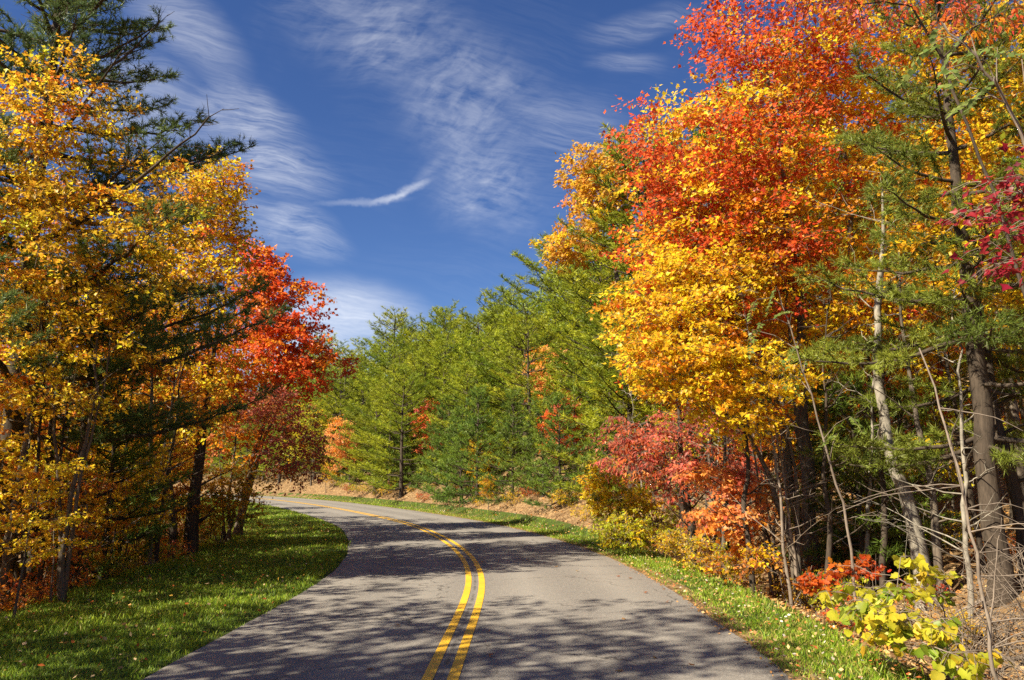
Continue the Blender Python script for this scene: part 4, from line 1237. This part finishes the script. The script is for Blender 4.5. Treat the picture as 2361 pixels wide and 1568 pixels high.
def low_shrub(seed, colour, size=.07, n=34, H=.8):
    return make_broadleaf(seed, [[(0, 0, 0), (.05, 0, H * .5), (.1, .1, H)], [(0, 0, 0), (-.25, .1, H * .5), (-.4, .2, H * .8)], [(0, 0, 0), (.2, -.25, H * .5), (.35, -.4, H * .7)]], .010,
                          [((0, 0, H * .62), (.62, .62, H * .42), n, .5)], colour, leaf='oval', size=size, twigs=4, per_twig=6, cr=.22, slope=1, bark=M_TWIG, tip_r=.0025)
shrubs = {
    'gold': low_shrub(340, pal([(3, GOLD), (2, YEL), (1, OLIVE)])),
    'rust': low_shrub(341, pal([(3, RUST), (2, RED), (1, GOLD)])),
    'lime': low_shrub(342, pal([(3, LIME), (2, OLIVE), (1, YEL)])),
    'orange': low_shrub(343, pal([(3, ORA), (2, SAL), (1, RED)])),
}
def pole(seed, H, r, bark, n=26):
    """thin leafless stem with a few dead limbs"""
    rng = np.random.default_rng(seed)
    t = np.linspace(0, 1, 18)
    lean_ = rng.normal(size=2) * .5
    p = np.stack([lean_[0] * t ** 1.4, lean_[1] * t ** 1.4, H * t], 1) + np.cumsum(rng.standard_normal((18, 3)) * .03, 0) * np.array([1, 1, 0])
    p -= p[0]
    ch = [(p, r * (1 - .93 * t), 8)]
    for k in range(n):
        a = .12 + .85 * rng.random(); q = np.array([np.interp(a, t, p[:, i]) for i in range(3)])
        an = rng.random() * 6.28; ln = (.3 + 1.1 * rng.random()) * (1.15 - a)
        d = np.array([math.cos(an), math.sin(an), .25 + .5 * rng.random()])
        u = np.linspace(0, 1, 6); pts = q + d * (ln * u)[:, None] + np.cumsum(rng.standard_normal((6, 3)) * .03, 0)
        pts[0] = q
        ch.append((pts, (.25 * r) * (1 - .85 * u) + .0015, 4))
        for j in range(3):
            v = pts[2 + j]; d2 = norm(d + rng.standard_normal(3) * .7) * ln * .4
            ch.append((np.array([v, v + d2 * .5 + rng.standard_normal(3) * .02, v + d2]), np.array([.004, .003, .001]), 3))
    V, L, T = tubes(ch, .03, rng)
    return build_mesh('trunk', V, L, T, bark, smooth=True)
poles = [pole(360, 5.5, .055, M_BARK_DARK), pole(361, 6.0, .075, M_BARK), pole(362, 5.0, .04, M_BARK_PALE), pole(363, 6.0, .11, M_BARK_DARK), pole(364, 4.5, .026, M_TWIG)]
def put_pole(k, label, x, y, rz=0, sc=1.0, group=None):
    o = link('bare_sapling', poles[k]); o.location = (x, y, gz(x, y) - .05); o.rotation_euler = (0, 0, rz); o.scale = (sc, sc, sc)
    set_tags(o, label, 'sapling', group)
def brush(seed, n=60, R=.9, H=1.3):
    """tangle of thin leafless twigs that arch out from one root"""
    rng = np.random.default_rng(seed); ch = []
    for k in range(n):
        an = rng.random() * 6.28; ln = H * (.5 + .8 * rng.random()); out_ = R * (.3 + rng.random())
        u = np.linspace(0, 1, 9)
        p = np.stack([math.cos(an) * out_ * u ** 1.3, math.sin(an) * out_ * u ** 1.3, ln * (u - .45 * u ** 2.5)], 1) + np.cumsum(rng.standard_normal((9, 3)) * .022, 0)
        p += np.array([rng.normal() * .12, rng.normal() * .12, 0]) - p[0] * 1.0
        ch.append((p, .0055 * (1 - .8 * u) + .0012, 3))
        for j in range(3):
            i = rng.integers(3, 8); d = norm(rng.standard_normal(3) + np.array([0, 0, .3])) * .35
            ch.append((np.array([p[i], p[i] + d * .5 + rng.standard_normal(3) * .03, p[i] + d]), np.array([.003, .002, .001]), 3))
    V, L, T = tubes(ch)
    return build_mesh('twigs', V, L, T, M_TWIG, smooth=True)
brushes = [brush(380), brush(381, 45, 1.2, 1.0), brush(382, 70, .8, 1.7)]

rg = np.random.default_rng(900)
def ok_far(x, y, taken, dmin):
    for (a, c) in taken:
        if (a - x) ** 2 + (c - y) ** 2 < dmin * dmin: return False
    return True

# --- pine slope to the right of the far road
def bearing(px, so):
    """the point so metres right of the far road that lies on a given bearing"""
    P_ = RC + RN * so
    ok_ = (P_[:, 1] > 20) & (P_[:, 1] < 95)
    e_ = np.where(ok_, np.abs(P_[:, 0] / np.maximum(P_[:, 1], 1) - (px - 1180.5) / F_PX), 9)
    return P_[int(np.argmin(e_))]
between = [(1000, 6.6, 'red', 1.15, 'small scarlet maple between the green pines on the slope'), (812, 5.4, 'salmon', 1.3, 'salmon orange sapling at the roadside near the far bend'),
           (1105, 5.4, 'gold', .75, 'amber sapling low among the pines near the road'), (725, 5.8, 'lime', 1.5, 'yellow green tree beside the far end of the road'),
           (1128, 4.7, 'gold', .4, 'small gold sapling on the sunny bank'), (1335, 6.4, 'red', .8, 'red sprigs of a maple beside the yellow tree'), (680, 6.2, 'lime', 1.7, 'larger yellow green tree at the very end of the visible road'),
           (760, 4.9, 'gold', .7, 'low golden sapling on the far tan bank'), (1300, 9.5, 'salmon', 1.3, 'orange tinted sapling crown breaking through the pines below the oak')]
taken = []
keep_clear = []
for (px, so, key, sc, lab) in between:
    p = bearing(px, so); d_ = norm(-p)
    for q in (0, 2.2, 4.4): keep_clear.append(((p + d_ * q)[0], (p + d_ * q)[1], 1.9 if q == 0 else 1.6))
pine_rows = [(6.2, 1.9), (8.6, 2.2), (11.6, 3.0), (14.0, 3.8), (18.5, 4.6), (24, 5.5), (31, 7), (40, 9)]
n_p = 0
for ri, (s, stp) in enumerate(pine_rows):
    y = 24.5 - ri * 0.9
    while y < 100:
        i = int(np.argmin(np.abs(RC[:, 1] - y)))
        ss = s + rg.normal() * .5
        p = RC[i] + RN[i] * ss
        x_, y_ = float(p[0]), float(p[1])
        y += stp * (.75 + .5 * rg.random()) * (1 + max(0, y - 50) * .012)
        if y_ < 23.5 and ss < 9: continue
        if not ok_far(x_, y_, taken, 1.9): continue
        if any((a - x_) ** 2 + (c - y_) ** 2 < e * e for a, c, e in keep_clear): continue
        if not in_view(x_, y_, 4): continue
        taken.append((x_, y_))
        k = int(rg.integers(0, 4)); sc = (.70 + .28 * rg.random()) if ri == 0 else ((.92 + .28 * rg.random()) if ri == 1 else (1.0 + .28 * rg.random()))
        lab = ('roadside pine at the foot of the green slope beyond the bend' if ri == 0 else 'layered green pine standing on the slope beyond the bend' if ri < 3 else 'pine high on the wooded slope against the sky')
        grp = ('pines along the foot of the slope' if ri == 0 else 'pines on the slope' if ri < 3 else 'pines at the top of the slope')
        plant(hill_pines[k], 'pine_tree', lab, 'tree', (x_, y_, gz(x_, y_) - .1), rg.random() * 6.28, (sc * 1.18, sc * 1.18, sc * (.84 + .2 * rg.random())), grp)
        n_p += 1
# weedy shrubs on the tan bank
for k in range(22):
    y = 21 + 42 * (k + rg.random()) / 22; x_, y_ = at_road(y, 4.7 + 1.3 * rg.random())
    kk = ['gold', 'rust', 'lime', 'gold', 'lime'][int(rg.integers(0, 5))]
    plant(shrubs[kk], 'shrub', {'gold': 'golden', 'rust': 'rusty', 'lime': 'lime green'}[kk] + ' low shrub on the tan bank above the right verge', 'shrub', (x_, y_, gz(x_, y_) - .03), rg.random() * 6.28, .5 + .6 * rg.random(), 'shrubs on the tan bank', ('stems', 'foliage'))
# young pines on the bank
for (s, y, k, sc) in [(5.4, 29, 1, .9), (5.8, 31.5, 0, 1.1), (5.4, 34, 1, 1.05), (5.1, 37.5, 1, 1.2), (5.1, 39.5, 0, 1.3), (5.2, 42, 1, 1.2), (6.2, 46, 0, 1.2), (6.0, 50, 1, 1.1), (6.3, 26.5, 2, 1.2), (6.2, 55, 1, 1), (6.2, 61, 0, 1.2)]:
    x_, y_ = at_road(y, s)
    plant(young_pines[k], 'young_pine', 'young bushy pine on the bank beside the far road', 'tree', (x_, y_, gz(x_, y_) - .05), rg.random() * 6.28, sc, 'young pines on the bank')
# coloured saplings among the pines
for (px, so, key, sc, lab) in between:
    p = bearing(px, so)
    plant(small[key], 'maple_sapling', lab, 'tree', (p[0], p[1], gz(p[0], p[1]) - .05), rg.random() * 6.28, sc)

# --- woods on the left
taken = []
keys = ['yellow', 'orange', 'yellow', 'yellow', 'amber', 'orange', 'lime']
for s, stp in [(-9.8, 5.5), (-13.5, 7), (-18, 6), (-24, 5.5), (-32, 6)]:
    y = -9.0
    while y < 62:
        x_, y_ = at_road(y, s + rg.normal() * .7)
        y_ += rg.normal() * .5
        y += stp * (.7 + .6 * rg.random())
        if not in_view(x_, y_, 5) or (y_ < 15 and s > -17): continue
        k = keys[int(rg.integers(0, len(keys)))]
        sc = .85 + .35 * rg.random()
        plant(fills[k], 'maple_tree', {'yellow': 'yellow maple deep in the left-hand wood', 'orange': 'orange maple deep in the left-hand wood', 'amber': 'amber brown maple deep in the left-hand wood', 'rust': 'rust red maple deep in the left-hand wood', 'lime': 'yellow green tree deep in the left-hand wood'}[k],
              'tree', (x_, y_, gz(x_, y_) - .1), rg.random() * 6.28, sc, 'trees in the left-hand wood')
# trees of the wood edge beside and behind the camera: they shade the near road
for (x_, y_, k, sc) in [(-7.5, 2.6, 'thin', 1.3), (-9.4, 1.2, 'yellow', 1.2), (-7.4, -0.4, 'thin', 1.05), (-10.4, -1.4, 'thin', 1.4), (-8.0, -3.2, 'amber', 1.0), (-9.0, 4.2, 'thin', 1.45), (-12.2, 1.4, 'thin', 1.6), (-13.5, -3.0, 'amber', 1.5), (-8.6, 6.2, 'thin', .95), (-11.2, 4.6, 'thin', 1.4)]:
    plant(fills[k], 'maple_tree', 'maple of the left wood edge standing beside the camera', 'tree', (x_, y_, gz(x_, y_) - .1), rg.random() * 6.28, sc, 'wood edge maples beside the camera')
# understory left
keys = ['gold', 'orange', 'yellow', 'gold', 'yellow', 'gold', 'yellow', 'yellow', 'rust']
nm = {'gold': 'golden', 'orange': 'orange', 'yellow': 'yellow', 'rust': 'rusty', 'red': 'red', 'lime': 'lime green'}
for s0, stp in [(-7.4, .72), (-8.7, 1.0), (-10.2, 1.5), (-12.4, 1.8)]:
    y = 9.0
    while y < 27:
        x_, y_ = at_road(y, s0 + rg.normal() * .4)
        y += stp * (.6 + .8 * rg.random())
        k = keys[int(rg.integers(0, len(keys)))]
        plant(saps[k], 'maple_sapling', nm[k] + ' sapling in the understory along the left wood edge', 'tree', (x_, y_, gz(x_, y_) - .05), rg.random() * 6.28, (.5 + .35 * rg.random()) if s0 > -8 else (.75 + .4 * rg.random()), 'saplings along the left wood edge')
for s0, stp in [(-7.0, 1.1), (-7.9, 1.1), (-9.5, 1.6)]:
    y = 8.5
    while y < 28:
        x_, y_ = at_road(y, s0 + rg.normal() * .35); y += stp * (.6 + .8 * rg.random())
        k = ['gold', 'gold', 'lime', 'orange', 'gold', 'rust'][int(rg.integers(0, 6))]
        plant(shrubs[k], 'shrub', nm[k] + ' undergrowth shrub along the left wood edge', 'shrub', (x_, y_, gz(x_, y_) - .03), rg.random() * 6.28, .6 + .5 * rg.random(), 'undergrowth along the left wood edge', ('stems', 'foliage'))
# dark stems left
for (px, d, k, sc, lab) in [(205, 14.2, 3, 1.0, 'thick dark trunk behind the yellow maple stems'), (372, 17.2, 1, 1.0, 'dark trunk of a stem cluster at the verge edge'), (352, 17.4, 2, 1.0, 'pale slim stem beside the dark stem cluster'), (385, 17.6, 0, 1.0, 'thin dark stem right of the stem cluster'),
                            (240, 14.8, 2, 1.0, 'pale grey stem right of the thick dark trunk'), (130, 13.2, 0, .9, 'thin dark stem near the left picture edge'), (95, 13.0, 0, .9, 'crooked dark stem leaning at the left edge'), (300, 17, 0, .9, 'thin stem between the thick trunk and the stem cluster'),
                            (420, 19.5, 3, .9, 'dark trunk just left of the two straight trunks'), (465, 21.5, 3, 1.15, 'straight dark trunk left of the golden maple trunk'), (40, 12.8, 1, .9, 'dark trunk at the left picture edge'), (545, 24, 1, .8, 'thin trunk behind the golden verge shrub')]:
    x_ = (px - 1180.5) / F_PX * d
    put_pole(k, lab, x_, d, rg.random() * 6.28, sc)
for k in range(22):
    y = 9 + 16 * rg.random(); x_, y_ = at_road(y, -7.6 - 7 * rg.random())
    put_pole(int(rg.integers(0, 5)), 'slim leafless stem inside the left-hand wood', x_, y_, rg.random() * 6.28, .7 + .5 * rg.random(), 'slim stems inside the left wood')
p = at(250, 1150, 15.5)
plant(young_pines[1], 'young_pine', 'small sunlit young pine deep in the left-hand wood', 'tree', (p[0], p[1], gz(p[0], p[1])), 0, .95)

# --- woods on the right
keys = ['yellow', 'orange', 'amber', 'amber', 'lime', 'yellow']
for s, stp in [(9.0, 3.2), (12.5, 3.6), (17, 4.5), (23, 5.5), (30, 7)]:
    y = 3.0
    while y < 34:
        x_, y_ = at_road(y, s + rg.normal() * .7)
        y += stp * (.7 + .6 * rg.random())
        if not in_view(x_, y_, 4) or y_ < 9 or (y_ > 24 and s < 20): continue
        k = keys[int(rg.integers(0, len(keys)))]
        plant(fills[k], 'maple_tree', {'yellow': 'yellow maple uphill in the right-hand wood', 'orange': 'orange maple uphill in the right-hand wood', 'amber': 'amber brown maple uphill in the right-hand wood', 'lime': 'yellow green tree uphill in the right-hand wood'}[k],
              'tree', (x_, y_, gz(x_, y_) - .1), rg.random() * 6.28, .85 + .35 * rg.random(), 'trees in the right-hand wood')
for (px, d, k, sc, lab) in [(1835, 14.6, 1, 1.1, 'grey brown stem left of the great maple trunk'), (1880, 13.4, 0, 1.0, 'dark slim stem right of the great maple trunk'), (1800, 13.2, 4, 1.2, 'thin pale stem leaning between the maples'), (1715, 13.6, 0, 1.0, 'thin dark stem below the salmon sapling'),
                            (1585, 17.2, 3, .9, 'short thick dark trunk behind the dogwood'), (1960, 14.0, 2, 1.1, 'speckled pale stem between the great maple and the grey trunk'), (2190, 11.5, 2, 1.1, 'white slim stem right of the dark pine trunk'), (2230, 13, 0, 1.0, 'thin crooked stem far right in the shade'),
                            (1650, 16, 1, .8, 'leaning stem inside the dogwood thicket'), (2330, 12, 3, 1.0, 'dark trunk at the right picture edge'), (1760, 15, 4, 1.2, 'very thin stem behind the lemon yellow maple')]:
    x_ = (px - 1180.5) / F_PX * d
    put_pole(k, lab, x_, d, rg.random() * 6.28, sc)
for k in range(34):
    y = 11.5 + 13 * rg.random(); x_, y_ = at_road(y, 5.4 + 8 * rg.random() ** 1.5)
    put_pole(int(rg.integers(0, 5)), 'slim leafless stem inside the right-hand wood', x_, y_, rg.random() * 6.28, .7 + .5 * rg.random(), 'slim stems inside the right wood')
keys = ['yellow', 'gold', 'orange', 'lime', 'rust', 'red']
for s0, stp in [(6.8, 2.2), (8.8, 2.4), (11, 2.8)]:
    y = 9.0
    while y < 27:
        x_, y_ = at_road(y, s0 + rg.normal() * .4); y += stp * (.6 + .8 * rg.random())
        k = keys[int(rg.integers(0, len(keys)))]
        if y_ < 13: continue
        plant(saps[k], 'maple_sapling', nm[k] + ' sapling in the understory of the right-hand wood', 'tree', (x_, y_, gz(x_, y_) - .05), rg.random() * 6.28, .7 + .4 * rg.random(), 'saplings in the right wood')
for s0, stp in [(5.0, 1.3), (6.3, 1.6), (8.5, 2.2)]:
    y = 10.5
    while y < 27:
        x_, y_ = at_road(y, s0 + rg.normal() * .3); y += stp * (.6 + .8 * rg.random())
        k = ['gold', 'rust', 'lime', 'orange', 'rust'][int(rg.integers(0, 5))]
        plant(shrubs[k], 'shrub', nm[k] + ' undergrowth shrub below the right-hand trees', 'shrub', (x_, y_, gz(x_, y_) - .03), rg.random() * 6.28, .6 + .4 * rg.random(), 'undergrowth below the right trees', ('stems', 'foliage'))
for (px, d, k, sc, lab) in [(1960, 14.5, 1, .85, 'dark young pine in the shade between the right trunks'), (2060, 15.5, 0, .9, 'shaded young pine behind the pale grey trunk'), (1900, 17, 1, .8, 'young pine half hidden behind the great maple trunk')]:
    x_ = (px - 1180.5) / F_PX * d
    plant(young_pines[k], 'young_pine', lab, 'tree', (x_, d, gz(x_, d) - .05), rg.random() * 6.28, sc)
# bare brush at the right edge
for (x_, y_, k, sc, rz, lab) in [(4.75, 6.9, 0, 1.1, 0, 'tangle of bare grey twigs at the bottom right corner'), (5.4, 8.2, 2, 1.2, 1, 'bare twiggy bush behind the large-leaved bush'), (5.7, 10.2, 1, 1.3, 2, 'leafless arching twigs below the dark pine trunk'), (4.55, 7.9, 1, .7, 4, 'thin dead twigs tangled in the large-leaved bush')]:
    o = link('bare_bush', brushes[k]); o.location = (x_, y_, gz(x_, y_) - .04); o.rotation_euler = (0, 0, rz); o.scale = (sc,) * 3
    set_tags(o, lab, 'bush')
# long leaning bare sapling in the right foreground
b = base_at(3.95, 6.45)
tp = np.array([at(2290, 1560, 6.45), at(2262, 1350, 6.5), at(2225, 1150, 6.6), at(2180, 980, 6.7), at(2120, 800, 6.9)]) - b
tp = np.concatenate([[np.array([0.0, 0, 0])], tp])
u = np.linspace(0, 1, 20); tp = np.stack([np.interp(u, np.linspace(0, 1, 6), tp[:, i]) for i in range(3)], 1)
rgl = np.random.default_rng(4); tp[1:] += rgl.standard_normal((19, 3)) * .008
ch = [(tp, .016 * (1 - .7 * u) + .002, 7)]
for k in range(16):
    i = int(rgl.integers(5, 19)); d = norm(np.array([rgl.normal() + .5, rgl.normal() * .5, .35 + .3 * rgl.normal()])) * (.4 + .8 * rgl.random())
    v = np.linspace(0, 1, 7); pts = tp[i] + d * v[:, None] + np.array([0, 0, -.25]) * (v ** 2)[:, None] + np.cumsum(rgl.standard_normal((7, 3)) * .012, 0)
    pts[0] = tp[i]
    ch.append((pts, .005 * (1 - .8 * v) + .001, 4))
V, L, T = tubes(ch)
o = link('bare_sapling', build_mesh('trunk', V, L, T, M_TWIG, smooth=True)); o.location = tuple(b)
set_tags(o, 'thin leaning leafless sapling in the right foreground', 'sapling')

# --- fallen branches on the forest floor
for (x_, y_, ln, an, lab) in [(5.6, 9.4, 2.6, .5, 'long fallen branch lying on the litter behind the large-leaved bush'), (7.4, 11.5, 3.2, 2.6, 'weathered fallen branch on the slope near the right edge'), (-7.9, 11.0, 2.4, .9, 'dark fallen branch at the foot of the left yellow maple'), (4.6, 24.5, 1.8, 2.9, 'short fallen branch on the tan bank')]:
    u = np.linspace(0, 1, 14); px_ = x_ + math.cos(an) * ln * (u - .5); py_ = y_ + math.sin(an) * ln * (u - .5)
    pts = np.stack([px_, py_, terrain(px_, py_) + .05 + .10 * np.sin(u * 5)], 1); pts[:, :2] += np.cumsum(rgl.standard_normal((14, 2)) * .025, 0)
    c0 = pts[0].copy(); pts = pts - c0
    ch = [(pts, .035 * (1 - .75 * u) + .004, 7)]
    for k in range(6):
        i = int(rgl.integers(3, 13)); d = norm(rgl.standard_normal(3) * np.array([1, 1, .3]) + np.array([0, 0, .35])) * (.3 + .4 * rgl.random())
        ch.append((np.array([pts[i], pts[i] + d * .5 + rgl.standard_normal(3) * .03, pts[i] + d]), np.array([.010, .007, .002]), 4))
    V, L, T = tubes(ch, .06, rgl)
    o = link('fallen_branch', build_mesh('fallen_branch', V, L, T, M_TWIG, smooth=True)); o.location = tuple(c0); set_tags(o, lab, 'branch')

# --- single fallen leaves on the asphalt
for k in range(16):
    y = 7.5 + 10 * rg.random() ** 1.3; s = -2.3 + 5.2 * rg.random()
    if k < 9: s = 1.6 + 1.4 * rg.random()
    x_, y_ = at_road(y, s)
    c = [(.40, .14, .04), (.42, .25, .10), (.30, .15, .06)][k % 3]
    o = link('fallen_leaf', leaf_variant('fallen', T_MID, c)); o.location = (x_, y_, float(zroad(0, 0, np.array(s))) + .012)
    o.rotation_euler = (rg.normal() * .2, rg.normal() * .2, rg.random() * 6.28); o.scale = (.085,) * 3
    set_tags(o, 'small brown fallen leaf lying on the asphalt', 'leaf', 'fallen leaves on the road')
# --- tell repeated things apart by their order along the road
ORD = ['first', 'second', 'third', 'fourth', 'fifth', 'sixth', 'seventh', 'eighth', 'ninth', 'tenth', 'eleventh', 'twelfth', 'thirteenth', 'fourteenth', 'fifteenth', 'sixteenth', 'seventeenth', 'eighteenth', 'nineteenth', 'twentieth'] + \
      ['twenty-' + w for w in ('first', 'second', 'third', 'fourth', 'fifth', 'sixth', 'seventh', 'eighth', 'ninth')] + ['thirtieth'] + ['thirty-' + w for w in ('first', 'second', 'third', 'fourth', 'fifth', 'sixth', 'seventh', 'eighth', 'ninth')] + ['fortieth']
by = {}
for o in bpy.data.objects:
    if o.get('group') in ('pines along the foot of the slope', 'pines on the slope', 'young pines on the bank', 'saplings along the left wood edge', 'saplings in the right wood', 'shrubs on the tan bank', 'undergrowth below the right trees', 'undergrowth along the left wood edge'):
        by.setdefault(o['label'], []).append(o)
for lab, lst in by.items():
    lst.sort(key=lambda o: o.location.y)
    if len(lst) < 2: continue
    for k, o in enumerate(lst[:len(ORD)]):
        o['label'] = lab + ', ' + ('nearest' if k == 0 else 'farthest' if k == len(lst) - 1 else ORD[k] + ' from the front')
print('tris', sum(sum(len(p.vertices) - 2 for p in m.polygons) for m in bpy.data.meshes if len(m.polygons) < 3000) + sum(len(m.loops) - 2 * len(m.polygons) for m in bpy.data.meshes if len(m.polygons) >= 3000), 'objects', len(bpy.data.objects))
